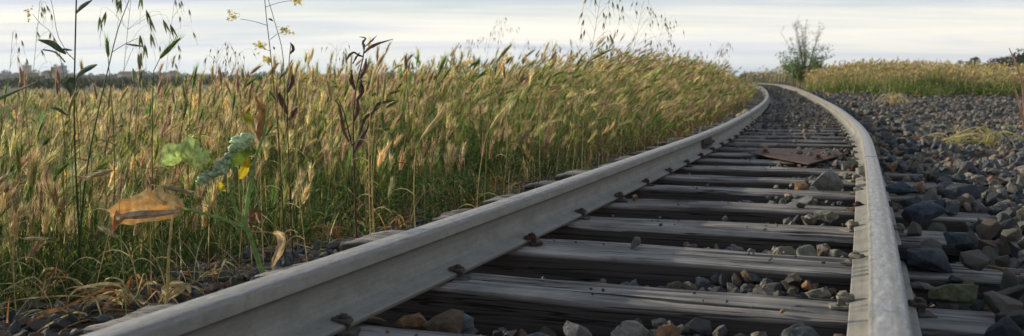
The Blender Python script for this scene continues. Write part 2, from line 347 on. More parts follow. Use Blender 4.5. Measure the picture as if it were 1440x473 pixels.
def arcs(base, h, lean, az, curl, K=6, rng=RNG):
    """stems that start upright, lean along az and curl over at the tip"""
    t = np.linspace(0, 1, K)[None, :]
    d = np.stack([np.cos(az), np.sin(az), np.zeros_like(az)], -1)
    hor = (lean[:, None]*t**1.6+curl[:, None]*t**5)*h[:, None]
    up = h[:, None]*(t-0.25*lean[:, None]*t**2-0.45*curl[:, None]*t**6)
    return base[:, None]+hor[..., None]*d[:, None]+up[..., None]*np.array([0, 0, 1.])

def heads(bk, tip, T, L_, col, awns=26, awn=0.055, rad=0.0042, rng=RNG, spread=0.3, aw=0.0011):
    """bristly barley ears: spindle of grain rows plus a sheaf of awns"""
    n = len(tip); K = 4; t = np.linspace(0, 1, K)
    droop = np.array([0, 0, -1.])
    P = tip[:, None]+T[:, None]*(t[None, :, None]*L_[:, None, None])+droop*(0.10*L_[:, None]*t**2)[..., None]
    prof = np.array([0.45, 1.0, 0.85, 0.25])
    tubes(bk, P, rad*prof[None]*rng.uniform(0.8, 1.2, (n, 1)), col*0.85, 4)
    a = np.where(np.abs(T[:, :1]) < 0.9, np.array([1., 0, 0]), np.array([0, 1., 0])); U = norm(np.cross(T, a)); V = np.cross(T, U)
    s = (np.arange(awns)+rng.uniform(0, 1, (n, awns)))/awns
    ang = rng.uniform(0, 2*PI, (n, awns))
    rdl = np.cos(ang)[..., None]*U[:, None]+np.sin(ang)[..., None]*V[:, None]
    st = tip[:, None]+T[:, None]*(s*L_[:, None])[..., None]+rdl*rad*0.7+droop*(0.10*L_[:, None]*s**2)[..., None]
    phi = rng.uniform(0.08, spread, (n, awns)); D = T[:, None]*np.cos(phi)[..., None]+rdl*np.sin(phi)[..., None]
    ln = awn*rng.uniform(0.6, 1.1, (n, awns))*(1.0-0.25*s)
    en = st+D*ln[..., None]
    sd_ = norm(np.cross(D, rng.normal(0, 1, (n, awns, 3))))*aw/2
    v = np.stack([st-sd_, st+sd_, en], 2).reshape(-1, 3)
    f = np.arange(len(v)).reshape(-1, 3)
    cc = np.broadcast_to(col[:, None], (n, awns, 3))*rng.uniform(1.0, 1.6, (n, awns, 1))
    bk.add(v, f, np.repeat(cc.reshape(-1, 3), 3, 0))

def barley(bk, base, h, lean, az, curl, scol, hcol, hl=0.07, awns=26, awn=0.055, sides=3, leaves=2, K=6, rad=0.0015, hrad=0.0042, rng=RNG, aw=0.0011, spread=0.3):
    n = len(base); P = arcs(base, h, lean, az, curl, K, rng)
    R = np.linspace(rad, rad*0.55, K)[None]
    if sides: tubes(bk, P, R, scol, sides)
    else:
        a2 = rng.uniform(0, PI, n); ribbons(bk, P, R*2, np.stack([np.cos(a2), 0.3*np.sin(a2), 0*a2], -1), scol)
    T = norm(P[:, -1]-P[:, -2])
    heads(bk, P[:, -1], T, np.full(n, hl)*rng.uniform(0.75, 1.2, n), hcol, awns, awn, hrad, rng, spread, aw)
    for k in range(leaves):
        t0 = rng.uniform(0.15, 0.7, n); i = np.clip((t0*(K-1)).astype(int), 0, K-2); b = P[np.arange(n), i]
        la = rng.uniform(0, 2*PI, n); ll = rng.uniform(0.10, 0.24, n); t = np.linspace(0, 1, 4)[None]
        d = np.stack([np.cos(la), np.sin(la), 0*la], -1); rise = rng.uniform(0.3, 1.0, n); dr = rng.uniform(0.1, .8, n)
        Q = b[:, None]+d[:, None]*(ll[:, None]*t*0.75)[..., None]+np.array([0, 0, 1.])*(ll[:, None]*(rise[:, None]*t-dr[:, None]*t**2))[..., None]
        sd_ = np.stack([-np.sin(la), np.cos(la), 0*la], -1)
        ribbons(bk, Q, np.array([0.8, 1, 0.7, 0.05])[None]*rng.uniform(0.003, 0.006, (n, 1)), sd_, scol*rng.uniform(0.6, 1.1, (n, 1)))
    return P

# stones --------------------------------------------------------------
def ico(sub):
    bm = bmesh.new(); bmesh.ops.create_icosphere(bm, subdivisions=sub, radius=1)
    v = np.array([x.co[:] for x in bm.verts]); f = np.array([[a.index for a in x.verts] for x in bm.faces]); bm.free(); return v, f
ICO = {k: ico(k) for k in (1, 2, 3)}
def stone_shape(npts, rng, fine=0):
    """crushed rock: convex hull of a few scattered points; fine > 0 chips and roughens it"""
    bm = bmesh.new(); pts = norm(rng.normal(0, 1, (npts, 3)))*rng.uniform(.80, 1.12, (npts, 1))
    ax = np.array([1.0, rng.uniform(.62, .95), rng.uniform(.48, .85)])
    for p in pts*ax: bm.verts.new(p)
    r = bmesh.ops.convex_hull(bm, input=bm.verts)
    bmesh.ops.delete(bm, geom=[g for g in r['geom_interior'] if isinstance(g, bmesh.types.BMVert)], context='VERTS')
    if fine:
        bmesh.ops.dissolve_limit(bm, angle_limit=.22, verts=bm.verts, edges=bm.edges)
        bmesh.ops.bevel(bm, geom=list(bm.edges), offset=.035, segments=1, affect='EDGES', clamp_overlap=True)
        bmesh.ops.triangulate(bm, faces=bm.faces)
        bmesh.ops.subdivide_edges(bm, edges=[e for e in bm.edges if e.calc_length() > .22], cuts=3, use_grid_fill=True); bmesh.ops.triangulate(bm, faces=bm.faces)
        o_ = Vector(rng.uniform(0, 50, 3)); bm.normal_update()
        for v in bm.verts: v.co += v.normal*(.05*mnoise.noise(v.co*2.2+o_)+.028*mnoise.noise(v.co*7+o_)+.014*mnoise.noise(v.co*18+o_))
    else: bmesh.ops.triangulate(bm, faces=bm.faces)
    bm.verts.index_update(); v = np.array([x.co[:] for x in bm.verts]); f = np.array([[a.index for a in x.verts] for x in bm.faces]); bm.free(); return v, f
def rotmats(n, rng, tilt=0.6):
    a = rng.uniform(0, 2*PI, n); b = rng.normal(0, tilt, n); c = rng.normal(0, tilt, n)
    ca, sa, cb_, sb, cc_, sc = np.cos(a), np.sin(a), np.cos(b), np.sin(b), np.cos(c), np.sin(c)
    z = np.zeros(n); o = np.ones(n)
    Rz = np.stack([ca, -sa, z, sa, ca, z, z, z, o], -1).reshape(n, 3, 3)
    Rx = np.stack([o, z, z, z, cb_, -sb, z, sb, cb_], -1).reshape(n, 3, 3)
    Ry = np.stack([cc_, z, sc, z, o, z, -sc, z, cc_], -1).reshape(n, 3, 3)
    return Rz@Rx@Ry
def scatter_stones(bk, pos, size, shapes, rng, tilt=0.6):
    which = rng.integers(0, len(shapes), len(pos)); R = rotmats(len(pos), rng, tilt); rnd = rng.uniform(0, 1, len(pos))
    for k, (v, f) in enumerate(shapes):
        i = np.where(which == k)[0]
        if not len(i): continue
        V = np.einsum('nij,vj->nvi', R[i], v)*size[i, None, None]+pos[i, None]
        F = f[None]+(np.arange(len(i))*len(v))[:, None, None]
        bk.add(V.reshape(-1, 3), F.reshape(-1, 3), rnd=np.repeat(rnd[i], len(v)))

# ------------------------------------------------------------------ ground sheet
def geo(a, b, n): return list(np.geomspace(a, b, n))
gx = np.array([-x for x in geo(7, 6000, 34)][::-1]+list(np.arange(-6.9, 9.0, 0.1))+geo(9.1, 6000, 40))
gy = np.array([-x for x in geo(1.2, 3000, 12)][::-1]+list(np.arange(-1.1, 9, 0.1))+geo(9.1, 70, 90)+geo(74, 6500, 34))
GX, GY = np.meshgrid(gx, gy); GZ = ground(GX, GY)
bk = Bulk(); nx, ny = len(gx), len(gy)
i = (np.arange(ny-1)[:, None]*nx+np.arange(nx-1)).ravel()
bk.add(np.stack([GX, GY, GZ], -1), np.stack([i, i+1, i+1+nx, i+nx], -1))
ground_o = tag(obj('ground', bk.mesh('ground', True), M_EARTH), kind='structure')

# ------------------------------------------------------------------ the railway track
p0 = tp(1.8, 0)
track = thing('railway_track', (0, 0, 0), 'pale steel railway track on grey wooden sleepers curving away to the left', 'railway track')
prof = [(-.071, 0), (-.0713, .003), (-.0713, .009), (-.069, .0115), (-.045, .0175), (-.026, .023), (-.016, .030), (-.0105, .040), (-.0082, .055), (-.008, .085), (-.010, .093), (-.016, .0975),
        (-.029, .1005), (-.032, .1025), (-.0325, .106), (-.0325, .124), (-.0315, .1300), (-.0285, .1340), (-.023, .1358), (-.012, .1368), (0, .137)]
prof = prof+[(-a, b) for a, b in prof[:-1]][::-1]
PR = np.array(prof)
wear_of = np.zeros(len(PR)); 
for q, (a, b) in enumerate(prof):
    if b > .129: wear_of[q] = 0.75 if b < .135 else 1.0
    if b > .1355 and 0.004 < a < 0.020: wear_of[q] = 0.45
def rail(side, y0, y1, label):
    ys = np.concatenate([np.arange(y0, min(y1, 12), 0.05), np.arange(12, y1, 0.2) if y1 > 12 else [], [y1]])
    ys = np.unique(np.round(ys, 4)); K = len(ys); m = slope(ys); n = np.hypot(1, m); c = cen(ys); tz = track_z(ys)
    o = side*RC+PR[:, 0][None]*(1 if side < 0 else -1)*-1*side*-1
    o = side*RC+PR[:, 0][None]*np.ones((K, 1)); 
    wob = 0.0007*(vnoise(ys, ys*0, 3, 8)-.5)[:, None]+0.003*(vnoise(ys, ys*0, .6, 9)-.5)[:, None]
    o = o+wob
    X = c[:, None]+o/n[:, None]; Y = ys[:, None]-o*m[:, None]/n[:, None]; Z = PR[:, 1][None]+0.003+tz[:, None]+0.002*(vnoise(ys, ys*0, .8, 5)-.5)[:, None]
    v = np.stack([X, Y, Z], -1).reshape(-1, 3); Q = len(PR); b = Bulk()
    i = (np.arange(K-1)[:, None]*Q+np.arange(Q)).ravel(); j = (np.arange(K-1)[:, None]*Q+(np.arange(Q)+1) % Q).ravel()
    b.add(v, np.stack([i, j, j+Q, i+Q], -1)[:, ::-1])
    me = b.mesh('rail', True)
    e = bmesh.new(); e.from_mesh(me); e.verts.ensure_lookup_table()
    for a in (0, K-1): e.faces.new([e.verts[a*Q+k] for k in range(Q)])
    bmesh.ops.recalc_face_normals(e, faces=e.faces); e.to_mesh(me); e.free()
    me.set_sharp_from_angle(angle=math.radians(28))
    a = me.attributes.new('run', 'FLOAT_VECTOR', 'POINT'); s = np.interp(ys, YY, SS); per = np.concatenate([[0], np.cumsum(np.hypot(*np.diff(PR, axis=0).T))])
    run = np.stack([np.broadcast_to(s[:, None]+side*5, (K, Q)), np.broadcast_to(per[None], (K, Q)), np.zeros((K, Q))], -1).astype(np.float32); a.data.foreach_set('vector', run.ravel())
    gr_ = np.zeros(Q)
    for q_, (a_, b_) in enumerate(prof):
        if abs(a_) < .0316 and .090 < b_ < .1035: gr_[q_] = .95  # head's shadow painted dark onto its underside and the upper web
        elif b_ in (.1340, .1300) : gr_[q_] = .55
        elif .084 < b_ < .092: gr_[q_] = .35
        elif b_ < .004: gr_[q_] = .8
    a = me.attributes.new('grime_shade', 'FLOAT', 'POINT'); a.data.foreach_set('value', np.tile(gr_, K).astype(np.float32))
    a = me.attributes.new('wear', 'FLOAT', 'POINT'); a.data.foreach_set('value', np.tile(wear_of, K).astype(np.float32))
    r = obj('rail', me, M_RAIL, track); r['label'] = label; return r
JL, JR = 7.02, 5.10
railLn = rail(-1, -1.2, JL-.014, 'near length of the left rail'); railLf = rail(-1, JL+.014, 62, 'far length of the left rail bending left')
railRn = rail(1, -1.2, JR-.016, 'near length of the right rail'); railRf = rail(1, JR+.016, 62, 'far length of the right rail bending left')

def bm_mesh(name, bm, smooth_=False):
    me = bpy.data.meshes.new(name); bm.normal_update(); bm.to_mesh(me); bm.free()
    for p in me.polygons: p.use_smooth = smooth_
    return me
def bm_box(bm, c, s, rz=0, bev=0.0, mat_=None):
    r = bmesh.ops.create_cube(bm, size=1); M = Matrix.Translation(c) @ Matrix.Rotation(rz, 4, 'Z') @ Matrix.Diagonal((*s, 1))
    bmesh.ops.transform(bm, matrix=M, verts=r['verts'])
    if bev: bmesh.ops.bevel(bm, geom=list({e for v in r['verts'] for e in v.link_edges}), offset=bev, segments=2, affect='EDGES')
def bm_cyl(bm, c, r, h, rot=None, seg=10, r2=None):
    q = bmesh.ops.create_cone(bm, cap_ends=True, segments=seg, radius1=r, radius2=r if r2 is None else r2, depth=h)
    M = Matrix.Translation(c) @ (rot.to_4x4() if rot else Matrix.Identity(4)); bmesh.ops.transform(bm, matrix=M, verts=q['verts'])

# sleepers
def sleeper_mesh(seed, segs=80, W_=0.225, T_=0.17, half=1.1):
    rng = np.random.default_rng(seed)
    top = [(-W_/2+W_*i/22, 0) for i in range(23)]
    P = [(-W_/2, -T_), (-W_/2-.002, -T_*.66), (-W_/2-.001, -T_*.33), (-W_/2, -.04), (-W_/2+.001, -.016), (-W_/2+.0015, -.009)]+[(-W_/2+.003, -.002)]+top[1:-1]+[(W_/2-.003, -.002)]
    P += [(W_/2-.0015, -.009), (W_/2-.001, -.016), (W_/2, -.04), (W_/2+.001, -T_*.33), (W_/2+.002, -T_*.66), (W_/2, -T_)]
    P = np.array(P); Q = len(P); xs = np.linspace(-half, half, segs+1)
    X = np.broadcast_to(xs[:, None], (segs+1, Q)).copy(); Yc = np.broadcast_to(P[None, :, 0], X.shape).copy(); Z = np.broadcast_to(P[None, :, 1], X.shape).copy()
    # long splits and worn hollows
    for _ in range(8):
        y0 = rng.uniform(-.45, .45)*W_; a = rng.uniform(-half, half*.6); b = a+rng.uniform(.3, 1.3); dp = rng.uniform(.010, .024); sl = rng.normal(0, .012)
        yy = y0+sl*(X-a); inside = smooth(a-.05, a+.1, X)*(1-smooth(b-.1, b+.05, X)); ontop = Z > -.011
        Z -= np.where(ontop, dp*np.exp(-((Yc-yy)/.006)**2)*inside, 0)
    Z += np.where(Z > -.015, 0.010*(vnoise(X, Yc*6, 1.6, seed)-.5)+0.005*(vnoise(X, Yc*14, 5, seed+1)-.5), 0)
    edge = smooth(.86, 1.0, np.abs(Yc)/(W_/2)); Z -= np.where(Z > -.02, edge*0.008*smooth(.35, .8, vnoise(X, Yc, 2.2, seed+2)), 0)
    Yc += 0.006*(vnoise(X, Z*4, 2.0, seed+3)-.5)*2+0.003*(vnoise(X, Z*30, 4.0, seed+6)-.5)
    Yc += 0.012*np.sin(X*1.3+seed)
    e = smooth(half-.06, half, np.abs(X)); Z -= np.where(Z > -.03, e*.012, 0); X += e*np.sign(X)*0.03*(vnoise(Yc*20, Z*20, 1, seed)-.5)
    b_ = Bulk(); i = (np.arange(segs)[:, None]*Q+np.arange(Q-1)).ravel()
    b_.add(np.stack([X, Yc, Z], -1), np.stack([i, i+1, i+1+Q, i+Q], -1))
    me = b_.mesh('sleeper', True)
    bm = bmesh.new(); bm.from_mesh(me); bm.verts.ensure_lookup_table()
    for a in (0, segs): bm.faces.new([bm.verts[a*Q+k] for k in range(Q)]).smooth = False
    bmesh.ops.recalc_face_normals(bm, faces=bm.faces); bm.to_mesh(me); bm.free()
    me.set_sharp_from_angle(angle=math.radians(38))
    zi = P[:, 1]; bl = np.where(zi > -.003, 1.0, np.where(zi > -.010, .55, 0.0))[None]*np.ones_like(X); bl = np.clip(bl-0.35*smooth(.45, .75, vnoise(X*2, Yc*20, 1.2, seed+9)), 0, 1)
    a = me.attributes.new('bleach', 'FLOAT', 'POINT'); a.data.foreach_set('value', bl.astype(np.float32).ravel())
    me.materials.append(M_WOOD); return me
def spike_mesh(seed, m):
    rng = np.random.default_rng(seed); bm = bmesh.new()
    bm_box(bm, (-.004, 0, .012), (.017, .017, .05), 0, .002)
    v0 = len(bm.verts); bm_box(bm, (.006, 0, .0265), (.042, .032, .014), 0, .004); bm_box(bm, (.002, 0, .036), (.022, .022, .010), .4, .004)
    bm_box(bm, (-.012, .002, .003), (.045, .05, .008), .2, .002)
    for v in bm.verts: v.co += Vector(rng.normal(0, .0011, 3))
    bmesh.ops.rotate(bm, verts=bm.verts, cent=(0, 0, 0), matrix=Matrix.Rotation(rng.normal(0, .12), 3, 'Y') @ Matrix.Rotation(rng.normal(0, .2), 3, 'Z'))
    bmesh.ops.scale(bm, vec=(.95, .95, .95), verts=bm.verts)
    me = bm_mesh('spike', bm); me.materials.append(m); return me
SPK = [spike_mesh(1, M_IRON), spike_mesh(2, M_IRON_PALE), spike_mesh(3, M_RUST), spike_mesh(4, M_IRON_PALE), spike_mesh(5, M_IRON)]
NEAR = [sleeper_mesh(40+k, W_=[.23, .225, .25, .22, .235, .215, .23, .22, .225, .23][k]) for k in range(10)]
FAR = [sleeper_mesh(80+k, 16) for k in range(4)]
rs = random.Random(5); TIES = []
for k in range(-2, 88):
    Y = at_s(k*0.609+(rs.uniform(-.02, .02) if k > 7 or k < 0 else 0))
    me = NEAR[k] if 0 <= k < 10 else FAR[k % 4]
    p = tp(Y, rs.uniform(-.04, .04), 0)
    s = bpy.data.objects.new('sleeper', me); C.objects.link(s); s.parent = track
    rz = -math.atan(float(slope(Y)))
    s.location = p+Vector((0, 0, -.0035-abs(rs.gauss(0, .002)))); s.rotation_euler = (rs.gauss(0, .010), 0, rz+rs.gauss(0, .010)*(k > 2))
    TIES.append((k, Y))
    if k < 34 and k >= -1:
        for side in (-1, 1):
            for io in (-1, 1):
                if io*side > 0 and k > 16: continue
                fe = side*RC+io*(FW/2+.004)
                if k < 3: pick_m = {(-1, 1, 0): SPK[0], (-1, 1, 1): SPK[0], (-1, 1, 2): SPK[2], (1, -1, 1): SPK[1], (1, -1, 2): SPK[3]}.get((side, io, k), SPK[0])
                else: pick_m = {(-1): [SPK[0], SPK[4], SPK[2]][k % 3 if k != 3 else 0], 1: [SPK[1], SPK[2], SPK[3]][k % 3]}[side]
                sp_ = bpy.data.objects.new('spike', pick_m); C.objects.link(sp_); sp_.parent = s
                q = tp(Y, fe, -.003); sp_.location = s.matrix_basis.inverted() @ (q+Vector((rs.uniform(-.004, .004), rs.uniform(-.03, .03), 0)))
                sp_.rotation_euler = (0, 0, (0 if io < 0 else PI)+rs.gauss(0, .25))

# joint bars with their bolts, butted against the web
def joint(rl, side, io, Y, m, length, nb):
    d = Vector((float(slope(Y)), 1, 0)).normalized(); rz = -math.atan(float(slope(Y))); c = tp(Y, side*RC+io*.0185, .003)
    bm = bmesh.new(); bm_box(bm, (0, 0, 0), (.017, length, .052), 0, .004); bm_box(bm, (io*.010, 0, -.028), (.02, length, .010), 0, .003); bm_box(bm, (io*.006, 0, .026), (.018, length, .008), 0, .003)
    b = obj('joint_bar', bm_mesh('joint_bar', bm), m, rl, c+Vector((0, 0, .064))); b.rotation_euler = (0, 0, rz)
    for q in range(nb):
        bm = bmesh.new(); t = (q-(nb-1)/2)*length/(nb+.3)
        R = Matrix.Rotation(PI/2, 3, 'Y'); bm_cyl(bm, (io*.014, 0, 0), .019, .008, R, 12); bm_cyl(bm, (io*.024, 0, 0), .014, .016, R, 6); bm_cyl(bm, (io*.034, 0, 0), .008, .014, R, 8)
        bo = obj('bolt', bm_mesh('bolt', bm), m, rl, c+d*t+Vector((0, 0, .064))); bo.rotation_euler = (0, 0, rz)
joint(railLn, -1, 1, JL, M_IRON, .44, 4); joint(railRn, 1, -1, JR, M_IRON_PALE, .44, 4); joint(railLn, -1, -1, JL, M_IRON, .44, 4); joint(railRn, 1, 1, JR, M_IRON, .44, 4)

# rusty plate lying over the sleepers between the rails
pl = [px(1052, 216, .012), px(1137, 232.5, .012), px(1186, 219, .02), px(1180, 213.5, .02), px(1086, 209.5, .012)]
bm = bmesh.new(); c0 = sum(pl, Vector())/5
lo = [bm.verts.new((p.x-c0.x, p.y-c0.y, p.z-c0.z)) for p in pl]; hi = [bm.verts.new((p.x-c0.x, p.y-c0.y, p.z-c0.z+.008)) for p in pl]
bm.faces.new(lo[::-1]); bm.faces.new(hi)
for k in range(5): bm.faces.new([lo[k], lo[(k+1) % 5], hi[(k+1) % 5], hi[k]])
bmesh.ops.recalc_face_normals(bm, faces=bm.faces); bmesh.ops.bevel(bm, geom=list(bm.edges), offset=.003, segments=1, affect='EDGES')
plate = thing('rusty_plate', c0, 'brown rusted steel plate with two bolts lying across the sleepers between the rails', 'metal plate')
obj('sheet', bm_mesh('sheet', bm), M_PLATE, plate)
for (x, y) in ((1076, 214.5), (1150, 222.5)):
    bm = bmesh.new(); bm_cyl(bm, (0, 0, .003), .030, .008, None, 12); bm_cyl(bm, (0, 0, .014), .017, .018, Matrix.Rotation(.2, 3, 'X'), 6)
    q = px(x, y, .030)-c0; q.z = .014; obj('bolt', bm_mesh('bolt', bm), M_RUST, plate, q)

# ------------------------------------------------------------------ ballast
rng = np.random.default_rng(21)
SH2 = [stone_shape(int(rng.integers(14, 24)), rng) for _ in range(36)]; SH1 = [stone_shape(11, rng) for _ in range(20)]; SH3 = [stone_shape(int(rng.integers(13, 20)), rng, 1) for _ in range(18)]
def spots(y0, y1, x0, x1, dens):
    n = int((y1-y0)*(x1-x0)*dens); return rng.uniform(x0, x1, n), rng.uniform(y0, y1, n)
def tie_gap(X, Y):
    """distance in metres from the nearest sleeper centre line, along the track"""
    o = offset_of(X, Y); s = np.interp(Y+o*np.sin(np.arctan(slope(Y))), YY, SS)/0.609
    return np.abs(s-np.round(s))*0.609, s
def hit(X, Y): return (np.abs(X) < 0.60*Y+1.2)
P_, Z_ = [], []
def keep(X, Y, r, z, m=None):
    if m is not None: X, Y, r, z = X[m], Y[m], r[m], z[m]
    P_.append(np.stack([X, Y, z], -1)); Z_.append(r)
# right of the rail
for (y0, y1, dens, rs0, rs1, top) in ((0.9, 5, 270, .022, .068, 1), (5, 9, 200, .026, .066, 1), (9, 16, 120, .028, .080, 0), (16, 27, 70, .035, .095, 0), (27, 42, 40, .05, .12, 0)):
    X, Y = spots(y0, y1, 0.3, .6*y1+2.0, dens); o = offset_of(X, Y); r = rng.beta(1.3, 2.6, len(X))*(rs1-rs0)+rs0
    g, s = tie_gap(X, Y); on = (g < .125) & (o < 1.12)
    z = ground(X, Y)+r*rng.uniform(-.1, .6, len(X))
    pile = smooth(.3, .62, vnoise(X, Y, 1.5, 12))
    ok = (o > .565+r) & (np.abs(X) < .6*Y+1.5) & (Y < berm_y(X)+.5)
    on_keep = rng.uniform(0, 1, len(X)) < np.where(Y < 5.5, .13+.35*pile*(o > .8), .5+.3*pile)
    z = np.where(on, np.maximum(z, r*.62), z); z = np.where(~on & (o < 1.12), z+rng.uniform(0, .07, len(X)), z)
    ok &= (~on) | on_keep
    keep(X, Y, r, z, ok)
# between the rails
for (y0, y1, dens, rs0, rs1) in ((0.8, 5.6, 260, .012, .036), (5.6, 9, 230, .018, .042), (9, 16, 200, .025, .048), (16, 50, 60, .035, .06)):
    X, Y = spots(y0, y1, -1, 13, dens); o = offset_of(X, Y); r = rng.beta(1.3, 2.4, len(X))*(rs1-rs0)+rs0
    g, s = tie_gap(X, Y); on = g < .12
    ok = np.abs(o) < .47-r
    f = smooth(6.5, 12.0, Y)
    on_keep = rng.uniform(0, 1, len(X)) < np.where(Y < 5.6, .010, f*(.05+.5*vnoise(X, Y, 1.2, 14)**1.5+.60*smooth(9, 14, Y)))
    z = ground(X, Y)+r*rng.uniform(0, .6, len(X)); z = np.where(on, track_z(Y)+r*.45, z)
    keep(X, Y, r, z, ok & ((~on) | on_keep))
# small ballast heaped in the sleeper gaps, most towards the right rail
X, Y = spots(0.9, 7.5, -1, 3, 1300); o = offset_of(X, Y); r = rng.beta(1.5, 2.2, len(X))*.026+.012; g, s = tie_gap(X, Y)
hp = .012+smooth(-.45, .40, o)*.080*(.4+1.0*vnoise(X, Y, 3.5, 19))+.035*smooth(4, 7, Y)
keep(X, Y, r, ground(X, Y)+r*.3+hp*rng.uniform(.2, 1, len(X)), (np.abs(o) < .48-r) & (g > .115+r*.8) & (rng.uniform(0, 1, len(X)) < .35+.5*smooth(-.3, .4, o)))
# chips and grit on the sleepers
X, Y = spots(0.9, 8, -1, 4, 80); o = offset_of(X, Y); r = rng.beta(1.2, 3, len(X))*.010+.003; g, s = tie_gap(X, Y)
keep(X, Y, r, r*.3, (np.abs(o) < .50) & (g < .10) & (vnoise(X, Y, 3, 23) > .45))
# left shoulder
for (y0, y1, dens, rs0, rs1) in ((1.2, 5, 330, .018, .050), (5, 10, 220, .022, .05), (10, 45, 70, .03, .06)):
    X, Y = spots(y0, y1, -4.5, 12, dens); o = offset_of(X, Y); r = rng.beta(1.3, 2.4, len(X))*(rs1-rs0)+rs0
    g, s = tie_gap(X, Y); on = (g < .125) & (o > -1.13)
    ok = (o < -.60-r) & (o > -edge_left(Y)*-1-.75) & (np.abs(X) < .6*Y+1.5) & ~on
    dn = np.where(o < edge_left(Y), .55, 1.0); ok &= rng.uniform(0, 1, len(X)) < dn
    keep(X, Y, r, ground(X, Y)-.03*(o > -1.2)+r*rng.uniform(-.1, .5, len(X)), ok)
P_ = np.concatenate(P_); Z_ = np.concatenate(Z_)

HERO = [  # x, y of the base in the photo, width px, material colour, base height, label
 (1150, 407, 38, (.20, .20, .17), 0.0, 'pale grey stone on the second sleeper beside the right rail', 'H'),
 (1137, 406, 14, (.36, .19, .08), 0.0, 'small upright orange stone touching the pale grey stone on a sleeper', 'H'),
 (1073, 403, 30, (.17, .165, .15), -.02, 'rounded grey-brown stone behind the second sleeper, left of the orange stone', 'H'),
 (1124, 478, 66, (.085, .10, .11), -.06, 'large angular slate coloured stone at the bottom edge near the right rail', 'B'),
 (1184, 478, 34, (.16, .10, .08), -.06, 'brownish stone at the bottom edge against the right rail foot', 'B'),
 (884, 474, 62, (.22, .225, .22), -.05, 'large pale grey block of stone in front of the second sleeper', 'B'),
 (940, 478, 36, (.24, .14, .075), -.05, 'pointed brown stone at the bottom edge right of the large pale block', 'B'),
 (806, 476, 44, (.14, .14, .15), -.06, 'grey stone at the bottom edge left of the large pale block', 'B'),
 (742, 476, 52, (.11, .12, .14), -.06, 'low dark grey stone at the bottom edge between two sleepers', 'B'),
 (560, 462, 46, (.17, .10, .05), -.06, 'brown ochre stone in the gap by the left rail foot', 'B'),
 (628, 462, 60, (.13, .095, .065), -.06, 'broad dull brown stone in the gap between the first sleepers', 'B'),
 (645, 452, 40, (.13, .16, .20), -.05, 'bluish grey stone behind the broad brown stone', 'B'),
 (1165, 311, 36, (.23, .235, .20), .0, 'triangular pale stone on a sleeper, left of the right rail', 'H'),
 (1100, 349, 44, (.20, .195, .16), -.02, 'row of two knobbly pale stones behind the third sleeper', 'H'),
 (1136, 349, 36, (.21, .21, .17), -.02, 'knobbly pale stone nearer the right rail behind the third sleeper', 'H'),
 (1180, 349, 30, (.19, .19, .16), -.02, 'knobbly grey stone close to a spike by the right rail', 'H'),
 (1124, 285, 54, (.16, .17, .17), -.0, 'long flat grey stone lying across a sleeper gap', 'H'),
 (1160, 266, 44, (.20, .205, .20), .0, 'grey wedge shaped stone on the sleepers right of an orange one', 'H'),
 (1128, 264, 22, (.34, .20, .09), .0, 'orange-brown stone left of the grey wedge shaped stone', 'H'),
 (1144, 265, 14, (.36, .38, .33), .0, 'small whitish stone between the orange stone and the grey wedge', 'H'),
 (1194, 234, 30, (.21, .21, .17), .0, 'rounded grey-olive stone at the end of the rusty plate beside the rail', 'H'),
 (1052, 172, 26, (.40, .34, .22), .01, 'pale buff stone among dark ballast between the rails', 'H'),
 (1074, 208, 14, (.42, .33, .24), .01, 'small light pinkish stone on the ballast beyond the rusty plate', 'H'),
 (1300, 318, 62, (.065, .085, .12), -.03, 'big blue-black stone leaning beside the right rail', 'H'),
 (1318, 384, 84, (.050, .062, .085), -.03, 'largest blue-black jagged stone heap block right of the right rail', 'H'),
 (1352, 350, 44, (.070, .10, .125), -.0, 'upright bluish pointed stone behind the largest blue-black block', 'H'),
 (1288, 376, 60, (.045, .045, .048), -.05, 'dark rounded stone pressed against the right rail', 'H'),
 (1300, 412, 48, (.13, .125, .12), -.06, 'grey stone with a brownish face beside the right rail, below the dark one', 'H'),
 (1352, 428, 80, (.12, .135, .075), -.03, 'long moss green stone in front of the nearest right-hand sleeper', 'H'),
 (1414, 430, 44, (.13, .135, .14), -.03, 'grey rectangular stone right of the long moss green one', 'H'),
 (1358, 292, 56, (.05, .06, .075), .0, 'slanting dark slab among the stones right of the track', 'H'),
 (1402, 264, 28, (.21, .12, .075), .0, 'bright orange-brown stone among grey ballast right of the track', 'H'),
 (1386, 270, 20, (.26, .13, .07), .0, 'smaller rust coloured stone left of the bright orange-brown one', 'H'),
 (1272, 275, 56, (.06, .085, .125), .0, 'deep blue stone beside the right rail below the rail joint', 'H'),
 (1330, 268, 36, (.17, .145, .12), .0, 'tan flat faced stone in the ballast right of the track', 'H'),
 (1420, 320, 40, (.19, .21, .16), -.02, 'pale greenish stone near the right edge beside a half buried sleeper', 'H'),
]
hr = random.Random(3); hero_xy = []
